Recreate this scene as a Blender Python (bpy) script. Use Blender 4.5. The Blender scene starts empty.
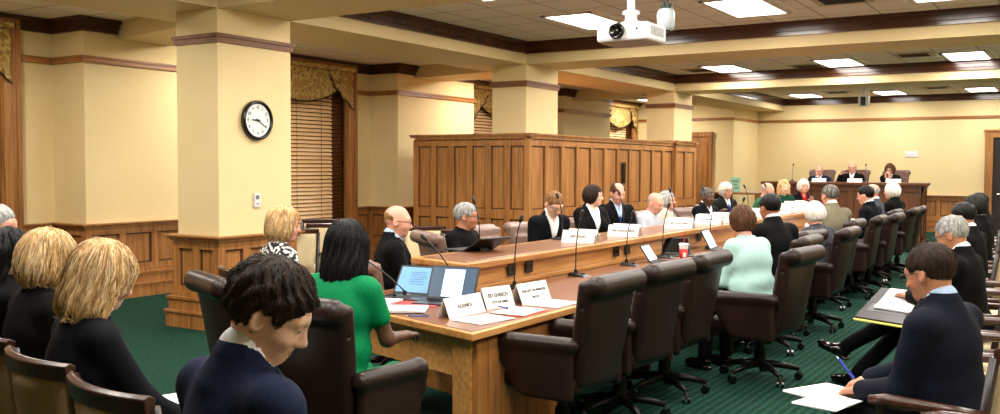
import bpy, bmesh, math, random
import numpy as np
from mathutils import Matrix, Vector
sc = bpy.context.scene
COL = sc.collection
random.seed(7)
R = math.radians

# ------------------------------------------------------------------ camera
cam = bpy.data.cameras.new('camera')
camo = bpy.data.objects.new('camera', cam)
COL.objects.link(camo)
_r = Vector((0.8464, 0.5326, 0.0033)); _f = Vector((-0.532, 0.8457, -0.0430))
_f.normalize(); _r = (_r - _f * _r.dot(_f)).normalized(); _u = _r.cross(_f)
camo.matrix_world = Matrix(((_r.x, _u.x, -_f.x, 0), (_r.y, _u.y, -_f.y, 0), (_r.z, _u.z, -_f.z, 1.65), (0, 0, 0, 1)))
cam.sensor_width = 36; cam.lens = 34.09; cam.clip_end = 200; cam.clip_start = .05
sc.camera = camo
# ------------------------------------------------------------------ world, exposure
w = bpy.data.worlds.new('world'); sc.world = w; w.use_nodes = True
w.node_tree.nodes['Background'].inputs[0].default_value = (1, .93, .82, 1)
w.node_tree.nodes['Background'].inputs[1].default_value = .03
vs = sc.view_settings
vs.view_transform = 'Standard'; vs.look = 'None'; vs.gamma = 1; vs.use_curve_mapping = False
vs.exposure = 0.0
sc.cycles.max_bounces = 6; sc.cycles.diffuse_bounces = 4; sc.cycles.glossy_bounces = 3
sc.cycles.use_denoising = True
LAMP_W = 58          # watts of one ceiling troffer
AISLE_FILL_W = 75  # watts of one added aisle light
PANEL_E = 9.0        # emission of its diffuser

# ------------------------------------------------------------------ materials
def lin(c):
    return tuple(((x / 255) / 12.92 if x <= 10 else (((x / 255) + .055) / 1.055) ** 2.4) for x in c) + (1,)
MATS = {}
def newmat(name):
    m = bpy.data.materials.new(name); m.use_nodes = True
    nt = m.node_tree; b = nt.nodes['Principled BSDF']
    MATS[name] = m
    return m, nt, b
def N(nt, t, **k):
    n = nt.nodes.new(t)
    for a, v in k.items(): setattr(n, a, v)
    return n
def coords(nt, scale, kind='Object', rot=(0, 0, 0)):
    tc = N(nt, 'ShaderNodeTexCoord'); mp = N(nt, 'ShaderNodeMapping')
    mp.inputs['Scale'].default_value = scale; mp.inputs['Rotation'].default_value = rot
    nt.links.new(tc.outputs[kind], mp.inputs['Vector'])
    return mp.outputs[0]
def ramp(nt, fac, cols):
    r = N(nt, 'ShaderNodeValToRGB'); e = r.color_ramp.elements
    while len(e) < len(cols): e.new(.5)
    for i, (p, c) in enumerate(cols): e[i].position = p; e[i].color = lin(c)
    nt.links.new(fac, r.inputs[0]); return r.outputs[0]
def bump(nt, b, h, s=.3, d=.01):
    n = N(nt, 'ShaderNodeBump'); n.inputs['Strength'].default_value = s; n.inputs['Distance'].default_value = d
    nt.links.new(h, n.inputs['Height']); nt.links.new(n.outputs[0], b.inputs['Normal'])
def noise(nt, vec, scale=5, detail=3, rough=.5):
    n = N(nt, 'ShaderNodeTexNoise'); n.inputs['Scale'].default_value = scale; n.inputs['Detail'].default_value = detail
    n.inputs['Roughness'].default_value = rough
    if vec is not None: nt.links.new(vec, n.inputs['Vector'])
    return n.outputs[0]
def M(name, col=None, rough=.5, metal=0, col2=None, nscale=(8, 8, 8), bs=0, spec=.5, emit=None, es=0, coat=0):
    if name in MATS: return MATS[name]
    m, nt, b = newmat(name)
    b.inputs['Base Color'].default_value = lin(col); b.inputs['Roughness'].default_value = rough
    b.inputs['Metallic'].default_value = metal; b.inputs['Specular IOR Level'].default_value = spec
    b.inputs['Coat Weight'].default_value = coat
    v = coords(nt, nscale)
    n = noise(nt, v, 1, 4, .6)
    c = ramp(nt, n, [(.35, col), (.65, col2 or tuple(int(x * .93) for x in col))])
    nt.links.new(c, b.inputs['Base Color'])
    if bs: bump(nt, b, n, bs, .004)
    if emit:
        b.inputs['Emission Color'].default_value = lin(emit); b.inputs['Emission Strength'].default_value = es
    return m
def wood(name, axis, c1, c2, c3, rough=.38, fine=1.0, bs=.12):
    m, nt, b = newmat(name)
    s = [34 * fine] * 3; s[axis] = 1.6
    v = coords(nt, s)
    n = noise(nt, v, 1, 5, .62)
    s2 = [3.0] * 3; s2[axis] = .5
    n2 = noise(nt, coords(nt, s2), 1, 2, .5)
    mx = N(nt, 'ShaderNodeMath', operation='ADD'); nt.links.new(n, mx.inputs[0])
    m2 = N(nt, 'ShaderNodeMath', operation='MULTIPLY'); nt.links.new(n2, m2.inputs[0]); m2.inputs[1].default_value = .5
    nt.links.new(m2.outputs[0], mx.inputs[1])
    c = ramp(nt, mx.outputs[0], [(.5, c1), (.75, c2), (1.0, c3)])
    nt.links.new(c, b.inputs['Base Color']); b.inputs['Roughness'].default_value = rough
    if bs: bump(nt, b, n, bs, .002)
    return m
OAK = ((112, 68, 31), (159, 106, 55), (185, 132, 75))
band_m = wood('band_oak', 1, (88, 52, 26), (122, 78, 42), (144, 96, 56), .5)
oak_z = wood('oak_vertical', 2, *OAK)
oak_x = wood('oak_along_x', 0, *OAK)
oak_y = wood('oak_along_y', 1, *OAK)
groove = wood('oak_lip_shade', 2, (62, 34, 14), (84, 50, 22), (100, 62, 30), .45)  # darker oak for panel lips: edge shade put into the colour
desk_y = wood('desk_oak', 1, (138, 90, 44), (180, 126, 68), (204, 152, 90), .3)
top_y = wood('desk_top_wood', 1, (104, 66, 42), (118, 76, 50), (128, 84, 56), .28, .6, 0)
dark_y = wood('crown_walnut', 1, (44, 22, 10), (68, 35, 17), (86, 47, 24), .42)
dark_x = wood('crown_walnut_x', 0, (44, 22, 10), (68, 35, 17), (86, 47, 24), .2)
daisw = wood('dais_wood', 2, (60, 32, 16), (92, 52, 26), (112, 66, 34), .35)
chairw = wood('chair_walnut', 0, (34, 17, 11), (58, 31, 20), (78, 44, 30), .3)
chairk = wood('chair_frame_dark', 2, (16, 11, 9), (26, 18, 15), (36, 26, 20), .35)
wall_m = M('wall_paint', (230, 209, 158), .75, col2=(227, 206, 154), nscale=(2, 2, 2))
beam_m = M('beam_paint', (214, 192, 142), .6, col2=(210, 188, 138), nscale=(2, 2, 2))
white_m = M('white_plastic', (225, 226, 226), .35)
black_m = M('black_plastic', (16, 16, 17), .4)
blackg = M('black_gloss', (10, 10, 11), .15)
metal_m = M('chrome', (190, 185, 175), .22, 1)
dmetal = M('dark_metal', (30, 28, 27), .35, .7)
paper_m = M('paper', (238, 238, 236), .7, col2=(228, 229, 230))
card_m = M('card_stock', (240, 238, 234), .6)
ink_m = M('ink', (28, 28, 30), .6)
leather = M('brown_leather', (38, 20, 16), .40, col2=(28, 15, 12), nscale=(60, 60, 60), bs=.12, spec=.35)
leather_t = M('taupe_leather', (126, 98, 86), .42, col2=(112, 86, 76), nscale=(60, 60, 60), bs=.12)
beige_f = M('beige_upholstery', (150, 126, 90), .85, col2=(136, 112, 78), nscale=(120, 120, 120), bs=.3)
cream_f = M('cream_upholstery', (206, 190, 152), .85, col2=(194, 177, 138), nscale=(120, 120, 120), bs=.3)
eyew = M('eye_white', (225, 220, 214), .25)
iris = M('iris', (48, 34, 26), .2)

def carpet():
    m, nt, b = newmat('green_carpet')
    tc = N(nt, 'ShaderNodeTexCoord'); sx = N(nt, 'ShaderNodeSeparateXYZ'); nt.links.new(tc.outputs['Object'], sx.inputs[0])
    mu = N(nt, 'ShaderNodeMath', operation='MULTIPLY'); mu.inputs[1].default_value = 2 * math.pi / .062
    nt.links.new(sx.outputs[0], mu.inputs[0])
    si = N(nt, 'ShaderNodeMath', operation='SINE'); nt.links.new(mu.outputs[0], si.inputs[0])
    mp = coords(nt, (60, 24, 1)); n = noise(nt, mp, 1, 3, .7)
    a = N(nt, 'ShaderNodeMath', operation='MULTIPLY_ADD'); nt.links.new(si.outputs[0], a.inputs[0]); a.inputs[1].default_value = .17
    nt.links.new(n, a.inputs[2])
    c = ramp(nt, a.outputs[0], [(.25, (13, 39, 31)), (.5, (22, 56, 45)), (.85, (38, 78, 63))])
    nt.links.new(c, b.inputs['Base Color']); b.inputs['Roughness'].default_value = .95; b.inputs['Specular IOR Level'].default_value = .1
    bump(nt, b, a.outputs[0], .5, .006)
    return m
carpet_m = carpet()
def ceiling_mat():
    m, nt, b = newmat('ceiling_tile')
    tc = N(nt, 'ShaderNodeTexCoord'); mp = N(nt, 'ShaderNodeMapping'); nt.links.new(tc.outputs['Object'], mp.inputs[0])
    mp.inputs['Location'].default_value = (.33, .2, 0)
    br = N(nt, 'ShaderNodeTexBrick', offset=0); nt.links.new(mp.outputs[0], br.inputs[0])
    br.inputs['Scale'].default_value = 1; br.inputs['Brick Width'].default_value = .645; br.inputs['Row Height'].default_value = .645
    br.inputs['Mortar Size'].default_value = .011; br.inputs['Mortar Smooth'].default_value = .1
    br.inputs['Color1'].default_value = lin((224, 216, 208)); br.inputs['Color2'].default_value = lin((219, 211, 203)); br.inputs['Mortar'].default_value = lin((150, 138, 126))
    nt.links.new(br.outputs[0], b.inputs['Base Color']); b.inputs['Roughness'].default_value = .9
    n = noise(nt, coords(nt, (90, 90, 90)), 1, 2); bump(nt, b, n, .2, .002)
    return m
ceil_m = ceiling_mat()
def damask():
    m, nt, b = newmat('damask_valance')
    v = coords(nt, (1, 8, 8))
    wv = N(nt, 'ShaderNodeTexVoronoi', feature='SMOOTH_F1'); nt.links.new(v, wv.inputs['Vector']); wv.inputs['Scale'].default_value = 1.4
    n = noise(nt, coords(nt, (1, 14, 10)), 1, 3, .7)
    a = N(nt, 'ShaderNodeMath', operation='ADD'); nt.links.new(wv.outputs['Distance'], a.inputs[0]); nt.links.new(n, a.inputs[1])
    c = ramp(nt, a.outputs[0], [(.75, (150, 118, 62)), (.95, (222, 194, 124)), (1.05, (176, 142, 80))])
    nt.links.new(c, b.inputs['Base Color']); b.inputs['Roughness'].default_value = .55
    return m
damask_m = damask()
def emit_mat(name, col, s):
    m, nt, b = newmat(name)
    b.inputs['Base Color'].default_value = lin(col); b.inputs['Emission Color'].default_value = lin(col)
    b.inputs['Emission Strength'].default_value = s; b.inputs['Roughness'].default_value = .3
    return m
panel_m = emit_mat('light_diffuser', (255, 250, 246), PANEL_E)
screen_b = emit_mat('screen_blue', (96, 140, 180), .7)
screen_w = emit_mat('screen_white', (190, 215, 232), .9)
screen_d = emit_mat('screen_navy', (34, 60, 84), .5)

# ------------------------------------------------------------------ mesh helpers
class MB:
    def __init__(s): s.v = []; s.f = []; s.mi = []
    def add(s, vs_, fs, mi=0):
        o = len(s.v); s.v += [tuple(p) for p in vs_]; s.f += [tuple(i + o for i in f) for f in fs]; s.mi += [mi] * len(fs); return s
    def box(s, x0, x1, y0, y1, z0, z1, mi=0, M4=None):
        vs_ = [Vector((x, y, z)) for x in (x0, x1) for y in (y0, y1) for z in (z0, z1)]
        if M4 is not None: vs_ = [M4 @ p for p in vs_]
        return s.add(vs_, [(0, 1, 3, 2), (4, 6, 7, 5), (0, 4, 5, 1), (2, 3, 7, 6), (0, 2, 6, 4), (1, 5, 7, 3)], mi)
    def cyl(s, a, b, r, r2=None, n=12, mi=0):
        a = Vector(a); b = Vector(b); r2 = r if r2 is None else r2
        d = (b - a).normalized(); t = d.orthogonal().normalized(); u = d.cross(t)
        vs_ = []
        for c, rr in ((a, r), (b, r2)):
            for i in range(n):
                an = 2 * math.pi * i / n; vs_.append(c + (t * math.cos(an) + u * math.sin(an)) * rr)
        fs = [(i, (i + 1) % n, n + (i + 1) % n, n + i) for i in range(n)]
        fs += [tuple(reversed(range(n))), tuple(range(n, 2 * n))]
        return s.add(vs_, fs, mi)
    def tube(s, pts, r, n=8, mi=0):
        pts = [Vector(p) for p in pts]; rr = r if isinstance(r, (list, tuple)) else [r] * len(pts)
        vs_ = []; t0 = None
        for k, p in enumerate(pts):
            d = (pts[min(k + 1, len(pts) - 1)] - pts[max(k - 1, 0)]).normalized()
            if t0 is None: t0 = d.orthogonal().normalized()
            t0 = (t0 - d * t0.dot(d)).normalized(); u = d.cross(t0)
            for i in range(n):
                an = 2 * math.pi * i / n; vs_.append(p + (t0 * math.cos(an) + u * math.sin(an)) * rr[k])
        fs = []
        for k in range(len(pts) - 1):
            for i in range(n): fs.append((k * n + i, k * n + (i + 1) % n, (k + 1) * n + (i + 1) % n, (k + 1) * n + i))
        L = (len(pts) - 1) * n
        fs += [tuple(reversed(range(n))), tuple(range(L, L + n))]
        return s.add(vs_, fs, mi)
    def lathe(s, prof, c=(0, 0, 0), n=20, mi=0, M4=None):
        vs_ = []; c = Vector(c)
        for r_, z_ in prof:
            for i in range(n):
                a = 2 * math.pi * i / n; p = Vector((r_ * math.cos(a), r_ * math.sin(a), z_)) 
                vs_.append((M4 @ p if M4 is not None else p) + c)
        fs = []
        for k in range(len(prof) - 1):
            for i in range(n): fs.append((k * n + i, k * n + (i + 1) % n, (k + 1) * n + (i + 1) % n, (k + 1) * n + i))
        fs += [tuple(reversed(range(n))), tuple(range((len(prof) - 1) * n, len(prof) * n))]
        return s.add(vs_, fs, mi)
    def prism(s, poly, z0, z1, mi=0):
        n = len(poly)
        vs_ = [(x, y, z0) for x, y in poly] + [(x, y, z1) for x, y in poly]
        fs = [tuple(reversed(range(n))), tuple(range(n, 2 * n))] + [(i, (i + 1) % n, n + (i + 1) % n, n + i) for i in range(n)]
        return s.add(vs_, fs, mi)
    def build(s, name, mats, parent=None, smooth=False, bevel=0, fix=True):
        me = bpy.data.meshes.new(name); me.from_pydata([tuple(p) for p in s.v], [], s.f)
        mats = mats if isinstance(mats, (list, tuple)) else [mats]
        for m in mats: me.materials.append(m)
        me.polygons.foreach_set('material_index', s.mi)
        if fix:
            bm = bmesh.new(); bm.from_mesh(me); bmesh.ops.recalc_face_normals(bm, faces=bm.faces); bm.to_mesh(me); bm.free()
        if smooth: me.polygons.foreach_set('use_smooth', [True] * len(me.polygons))
        o = bpy.data.objects.new(name, me); COL.objects.link(o)
        if parent is not None: o.parent = parent
        if bevel:
            b = o.modifiers.new('bevel', 'BEVEL'); b.width = bevel; b.segments = 2; b.limit_method = 'ANGLE'
        return o
def tag(o, label=None, cat=None, group=None, kind=None):
    if label: o['label'] = label
    if cat: o['category'] = cat
    if group: o['group'] = group
    if kind: o['kind'] = kind
    return o
def empty(name, loc=(0, 0, 0), rz=0, **k):
    o = bpy.data.objects.new(name, None); COL.objects.link(o); o.location = loc; o.rotation_euler = (0, 0, rz); o.empty_display_size = .1
    return tag(o, **k)
def kids(o): return [c for c in bpy.data.objects if c.parent == o]
def copy_tree(o, parent=None):
    c = o.copy(); COL.objects.link(c); c.parent = parent
    for ch in list(o.children): copy_tree(ch, c)
    return c
def struct(name, mb, m, label, **k):
    return tag(mb.build(name, m, **k), label, None, None, 'structure')
def rotz(a, c=(0, 0, 0)): return Matrix.Translation(Vector(c)) @ Matrix.Rotation(a, 4, 'Z')
def face_to(dx, dy): return math.atan2(-dx, dy)      # rotation.z that turns local +Y towards (dx, dy)

# ------------------------------------------------------------------ room
CX = -7.37; CXB = -7.98; GX = -8.5; WX = -10.83; PX = -10.2
COLS = [(.48, 1.48), (6.47, 7.47), (12.45, 13.45), (18.43, 19.43)]
SOF = 3.20; FAS = 3.35; CEIL = 3.52; AC = 3.40
YF = 26.5; YS = 24.4; XR = 2.6; YB = -3.0; TR = 2.956; CAP = .94
struct('floor', MB().box(WX - .3, XR + .3, YB - .3, YF + .3, -.1, 0), carpet_m, 'green ribbed carpet floor of the hearing room')
struct('ceiling', MB().box(GX + .1, XR + .2, YB - .2, YF + .2, CEIL, CEIL + .1), ceil_m, 'tiled ceiling over the main room')
struct('ceiling_aisle', MB().box(WX - .2, GX + .1, YB - .2, YF + .2, AC, AC + .1), ceil_m, 'low tiled ceiling of the window aisle')
# window wall with openings
WIN = [(3.9, 6.45), (9.85, 12.45), (15.9, 18.4), (21.9, 24.2)]
mb = MB(); y = YB
for a, b in WIN:
    mb.box(WX - .3, WX, y, a, 0, AC); mb.box(WX - .3, WX, a, b, 0, .5); mb.box(WX - .3, WX, a, b, 3.3, AC); y = b
mb.box(WX - .3, WX, y, YF + .2, 0, AC)
for a, b in [(.95, 3.3), (6.93, 9.3), (12.9, 15.25), (18.9, 21.3)]: mb.box(WX, PX, a, b, 0, AC)
struct('wall_left', mb, wall_m, 'yellow window wall with shallow pilasters')
mb = MB().box(-8.1, XR + .2, YF, YF + .2, 0, CEIL)
mb.box(WX, -8.1, YS, YF + .2, 0, CEIL)
struct('wall_far', mb, wall_m, 'yellow end wall behind the dais')
struct('wall_right', MB().box(XR, XR + .2, YB, YF, 0, CEIL), wall_m, 'yellow wall to the right of the audience')
struct('wall_back', MB().box(WX, XR, YB - .2, YB, 0, CEIL), wall_m, 'yellow wall behind the audience')
# columns
for i, (a, b) in enumerate(COLS):
    struct('column', MB().box(CXB, CX, a, b, CAP, SOF), wall_m,
           ['square yellow column beside the first audience seats', 'square yellow column carrying the wall clock', 'square yellow column rising behind the partition corner', 'square yellow column at the far end of the partition'][i])
# beams
mb = MB()
mb.box(GX, CX, YB, YF, SOF, AC + .12)
ys = [c for c in COLS]
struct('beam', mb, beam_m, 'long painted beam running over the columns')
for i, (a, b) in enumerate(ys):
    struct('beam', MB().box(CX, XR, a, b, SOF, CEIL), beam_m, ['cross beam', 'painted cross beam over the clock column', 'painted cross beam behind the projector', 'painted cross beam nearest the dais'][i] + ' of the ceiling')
def crown(mb, x0, x1, y0, y1, zb, zt, d):
    """stepped crown along the inside of a rectangle"""
    for (k, dz0, dz1) in ((d * .35, zb, zb + (zt - zb) * .35), (d * .65, zb + (zt - zb) * .3, zb + (zt - zb) * .7), (d, zb + (zt - zb) * .65, zt)):
        mb.box(x0, x0 + k, y0, y1, dz0, dz1); mb.box(x1 - k, x1, y0, y1, dz0, dz1)
        mb.box(x0, x1, y0, y0 + k, dz0, dz1); mb.box(x0, x1, y1 - k, y1, dz0, dz1)
bays = [(COLS[0][1], COLS[1][0]), (COLS[1][1], COLS[2][0]), (COLS[2][1], COLS[3][0]), (COLS[3][1], YF)]
for i, (a, b) in enumerate(bays):
    mb = MB(); crown(mb, CX, XR, a, b, FAS, CEIL, .13)
    struct('trim_%d' % (i + 1), mb, dark_x, ['dark crown moulding round the nearest ceiling bay', 'dark crown moulding round the projector bay', 'dark crown moulding round the third ceiling bay', 'dark crown moulding round the bay over the dais'][i])
# aisle crown
mb = MB(); zb, zt = 3.24, AC
def strip(mb, pts, z0, z1, d):
    """board of depth d along a poly-line of wall corners; room on the right-hand side of travel"""
    for (x0, y0), (x1, y1) in zip(pts, pts[1:]):
        if x0 == x1:
            s = 1 if y1 > y0 else -1
            mb.box(min(x0, x0 + d * s), max(x0, x0 + d * s), min(y0, y1) - (d if s > 0 else 0) * 0, max(y0, y1), z0, z1)
        else:
            s = -1 if x1 > x0 else 1
            mb.box(min(x0, x1), max(x0, x1) + d, min(y0, y0 + d * s), max(y0, y0 + d * s), z0, z1)
wl = [(WX, YB)]
for a, b in [(.95, 3.3), (6.93, 9.3), (12.9, 15.25), (18.9, 21.3)]: wl += [(WX, a), (PX, a), (PX, b), (WX, b)]
wl += [(WX, YS)]
def wallstrip(mb, z0, z1, d, skip=()):
    for (x0, y0), (x1, y1) in zip(wl, wl[1:]):
        if x0 == x1:
            segs = [(y0, y1)]
            for a, b in skip:
                if x0 == WX: segs = [q for s in segs for q in ((s[0], min(s[1], a)), (max(s[0], b), s[1])) if q[1] - q[0] > .02]
            for a, b in segs: mb.box(x0, x0 + d, a, b, z0, z1)
        else:
            near = x1 > x0
            mb.box(WX + .001, PX + d + .001, y0 - d if near else y0, y0 if near else y0 + d, z0, z1)
for k, (z0, z1) in ((.05, (zb, zb + .05)), (.09, (zb + .05, zb + .11)), (.13, (zb + .11, zt))): wallstrip(mb, z0, z1, k)
struct('trim_5', mb, dark_y, 'dark crown moulding along the window wall')
fr = [(a - .02, b + .02) for a, b in WIN]
mb = MB(); wallstrip(mb, TR - .085, TR - .03, .03, fr); wallstrip(mb, TR - .03, TR - .005, .045, fr)
struct('trim_6', mb, oak_y, 'oak picture rail along the window wall')
for i, (a, b) in enumerate(COLS):
    mb = MB()
    for d, z0, z1 in ((.02, TR - .09, TR - .035), (.034, TR - .035, TR)): mb.box(CXB - d, CX + d, a - d, b + d, z0, z1)
    struct('trim_7', mb, band_m, ['wooden band round the nearest column', 'wooden band round the clock column', 'wooden band round the column over the partition corner', 'wooden band round the column farthest away'][i])
mb = MB().box(-8.1, XR, YF - .03, YF, TR - .07, TR).box(-8.1, -8.07, YS, YF, TR - .07, TR).box(WX, -8.07, YS - .03, YS, TR - .07, TR)
struct('trim_8', mb, oak_x, 'oak picture rail on the end wall')
# aisle beams from pilaster to column
for i, (a, b) in enumerate([(1.4, 2.2), (7.38, 8.15), (13.36, 14.15), (19.35, 20.1)]):
    struct('beam', MB().prism([(PX, a), (PX, b), (GX + .1, b), (GX + .1, a - .35)], 3.19, AC), beam_m, 'short painted beam between pilaster and column, number ' + ['one from the camera', 'two by the clock column', 'three over the partition', 'four near the end wall'][i])

# panelled wainscot ------------------------------------------------------
def panelling(mb, p0, p1, z0, z1, n, base=.36, t=.04, caph=.05, capd=.06, rows=None, closed=True):
    """raised frame panelling on the face p0->p1 (room on the right of travel); depth grows to the right"""
    p0 = Vector((p0[0], p0[1], 0)); p1 = Vector((p1[0], p1[1], 0)); L = (p1 - p0).length
    d = (p1 - p0) / L; nrm = Vector((d.y, -d.x, 0))
    M4 = Matrix(((d.x, nrm.x, 0, p0.x), (d.y, nrm.y, 0, p0.y), (0, 0, 1, 0), (0, 0, 0, 1)))
    B = lambda x0, x1, y0, y1, a, b, mi=0: mb.box(x0, x1, y0, y1, a, b, mi, M4)
    B(0, L, 0, .010, z0, z1)                                        # panel field
    if base:
        B(-.0, L, 0, t + .05, z0, z0 + base * .42); B(0, L, 0, t + .065, z0 + base * .42, z0 + base * .48)
        B(0, L, 0, t + .03, z0 + base * .48, z0 + base * .8); B(0, L, 0, t + .045, z0 + base * .8, z0 + base * .87); B(0, L, 0, t + .012, z0 + base * .87, z0 + base)
    zb_ = z0 + base; zt_ = z1 - caph
    rows = rows or [(zb_, zt_)]
    sw = .085
    for (ra, rb) in rows:
        B(0, L, 0, t, ra, ra + sw * .7); B(0, L, 0, t, rb - sw, rb)
        for k in range(n + 1):
            x = k * L / n; a = max(0, x - sw * .6); b = min(L, x + sw * .6); B(a, b, 0, t - .003, ra, rb)
        for k in range(n):                                         # moulded inner lip and raised field
            a = k * L / n + sw * .6; b = (k + 1) * L / n - sw * .6; za = ra + sw * .7; zc = rb - sw; q = .02
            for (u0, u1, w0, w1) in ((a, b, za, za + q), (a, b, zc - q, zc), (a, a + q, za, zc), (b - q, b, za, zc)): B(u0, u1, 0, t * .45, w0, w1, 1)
    B(0, L, 0, t + .02, zt_, zt_ + caph * .4); B(0, L, 0, t + capd * .6, zt_ + caph * .4, zt_ + caph * .7); B(0, L, 0, t + capd, zt_ + caph * .7, z1)
def wrap(mb, x0, x1, y0, y1):
    for d, z0, z1 in ((.094, 0, .151), (.109, .151, .174), (.074, .174, .287), (.089, .287, .313), (.056, .313, .362), (.064, CAP - .052, CAP - .03), (.080, CAP - .03, CAP - .015), (.104, CAP - .015, CAP + .002)): mb.box(x0 - d, x1 + d, y0 - d, y1 + d, z0, z1)
    for x in (x0, x1):
        for y in (y0, y1): mb.box(x - .041, x + .041, y - .041, y + .041, .36, CAP - .05)
mb = MB()
for a, b in [(.95, 3.3), (6.93, 9.3), (12.9, 15.25), (18.9, 21.3)]: wrap(mb, WX + .05, PX, a, b)
for (x0, y0), (x1, y1) in zip(wl, wl[1:]):
    if x0 == x1 == WX:
        a = y0
        for s, e in fr + [(99, 99)]:
            if s >= y1 or e <= a:
                if s >= y1:
                    break
                continue
            if s > a + .1: panelling(mb, (x0, a), (x0, s), 0, CAP, max(1, int((s - a) / .5)))
            a = e
        if y1 - a > .1: panelling(mb, (x0, a), (x0, y1), 0, CAP, max(1, int((y1 - a) / .5)))
    elif x0 == x1: panelling(mb, (x0, y0), (x1, y1), 0, CAP, 5)
    else: panelling(mb, (x0, y0), (x1, y1), 0, CAP, 1)
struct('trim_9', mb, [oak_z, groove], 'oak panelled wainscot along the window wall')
for i, (a, b) in enumerate(COLS):
    mb = MB(); e = .0
    panelling(mb, (CXB, a), (CX, a), 0, CAP, 2); panelling(mb, (CX, a), (CX, b), 0, CAP, 3)
    panelling(mb, (CX, b), (CXB, b), 0, CAP, 2); panelling(mb, (CXB, b), (CXB, a), 0, CAP, 3)
    mb.box(CXB, CX, a, b, 0, CAP)
    wrap(mb, CXB, CX, a, b)
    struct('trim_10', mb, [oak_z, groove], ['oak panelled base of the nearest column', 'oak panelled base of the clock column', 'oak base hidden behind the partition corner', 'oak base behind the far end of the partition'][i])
mb = MB(); panelling(mb, (-2.1, YF), (-8.1, YF), 0, CAP, 12)
mb2 = MB()
def flip_pan(x0, x1, y, n):    # face looking -Y
    panelling(mb2, (x0, y), (x1, y), 0, CAP, n)
flip_pan(-8.1, -2.36, YF, 11); flip_pan(-.95, XR, YF, 6); flip_pan(-10.83, -9.4, YS, 2); flip_pan(-8.75, -8.1, YS, 1)
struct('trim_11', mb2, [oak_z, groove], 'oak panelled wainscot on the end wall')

# windows ------------------------------------------------------------------
for i, (a, b) in enumerate(WIN):
    wname = ['window by the audience corner', 'window behind the clock column', 'window above the partition corner', 'window above the partition middle'][i]
    root = tag(empty('window_%d' % (i + 1), (WX, (a + b) / 2, 0)), 'tall wood cased ' + wname, None, None, 'structure')
    W = (b - a) / 2
    mb = MB()
    for s in (-1, 1):
        e = s * (W - .09); mb.box(0, .05, e - .11, e + .11, 0, 3.36); mb.box(.05, .075, e - .11 + .02, e + .11 - .02, 0, 3.36)
        mb.box(.0, .09, s * W - .03, s * W + .03, 0, 3.39)
        mb.box(-.3, 0, s * W - (.03 if s > 0 else 0), s * W + (.03 if s < 0 else 0), .5, 3.3)
    mb.box(0, .06, -W, W, 3.24, 3.32); mb.box(0, .1, -W - .02, W + .02, 3.30, 3.39)
    mb.box(0, .05, -W, W, .0, .45)
    mb.box(-.3, .1, -W, W, .45, .53)
    mb.build('window_frame', oak_z, root)
    mb = MB()
    for s in (-1, 1): mb.box(-.24, -.18, s * (W - .06) - .05, s * (W - .06) + .05, .5, 3.3)
    for z in (.56, 1.72, 3.25): mb.box(-.24, -.18, -W, W, z - .04, z + .04)
    mb.build('sash', chairw, root)
    mb = MB().box(-.215, -.21, -W, W, .5, 3.3)
    g = M('window_glass', (40, 44, 50), .05, spec=.6)
    mb.build('glass', g, root)
slat_m = wood('blind_wood', 1, (226, 172, 118), (244, 204, 152), (250, 220, 178), .4)
for i, (a, b) in enumerate(WIN):
    root = empty('window_blind', (WX, (a + b) / 2, 0), label='wooden slat blind in the ' + ['window nearest the audience', 'window beside the clock column', 'window above the partition corner', 'window above the partition middle'][i], cat='window blind', group='wooden slat blinds')
    W = (b - a) / 2 - .13
    L_ = -W if i else -W
    mb = MB()
    n = 37
    for k in range(n):
        z = .62 + k * (3.0 - .62) / n
        M4 = Matrix.Translation((-.07, 0, z)) @ Matrix.Rotation(R(56), 4, 'Y')
        mb.box(-.031, .031, -W, W - .32, -.0015, .0015, 0, M4)
    mb.build('slats', slat_m, root)
    mb = MB().box(-.10, -.04, -W, W - .32, 3.0, 3.06).box(-.09, -.05, -W, W - .32, .57, .6)
    mb.build('head_rail', slat_m, root)
    mb = MB()
    for yy in (-W + .2, 0, W - .6): mb.cyl((-.04, yy, .58), (-.04, yy, 3.02), .003, n=6)
    mb.build('cord', M('cord', (120, 84, 50), .8), root)
    # second narrow blind beside it, tilted shut
    r2 = empty('window_blind', (WX, (a + b) / 2 + W - .15, 0), label='narrow dark slat blind at the frame side of the ' + ['window nearest the audience', 'window beside the clock column', 'window above the partition corner', 'window above the partition middle'][i], cat='window blind', group='narrow side blinds')
    mb = MB()
    for k in range(n):
        z = .62 + k * (3.0 - .62) / n
        M4 = Matrix.Translation((-.11, 0, z)) @ Matrix.Rotation(R(-55), 4, 'Y')
        mb.box(-.031, .031, -.14, .14, -.0015, .0015, 0, M4)
    mb.build('slats', M('shut_slats', (120, 72, 40), .5), r2)
    MB().box(-.14, -.08, -.14, .14, 3.0, 3.05).build('head_rail', slat_m, r2)
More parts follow.
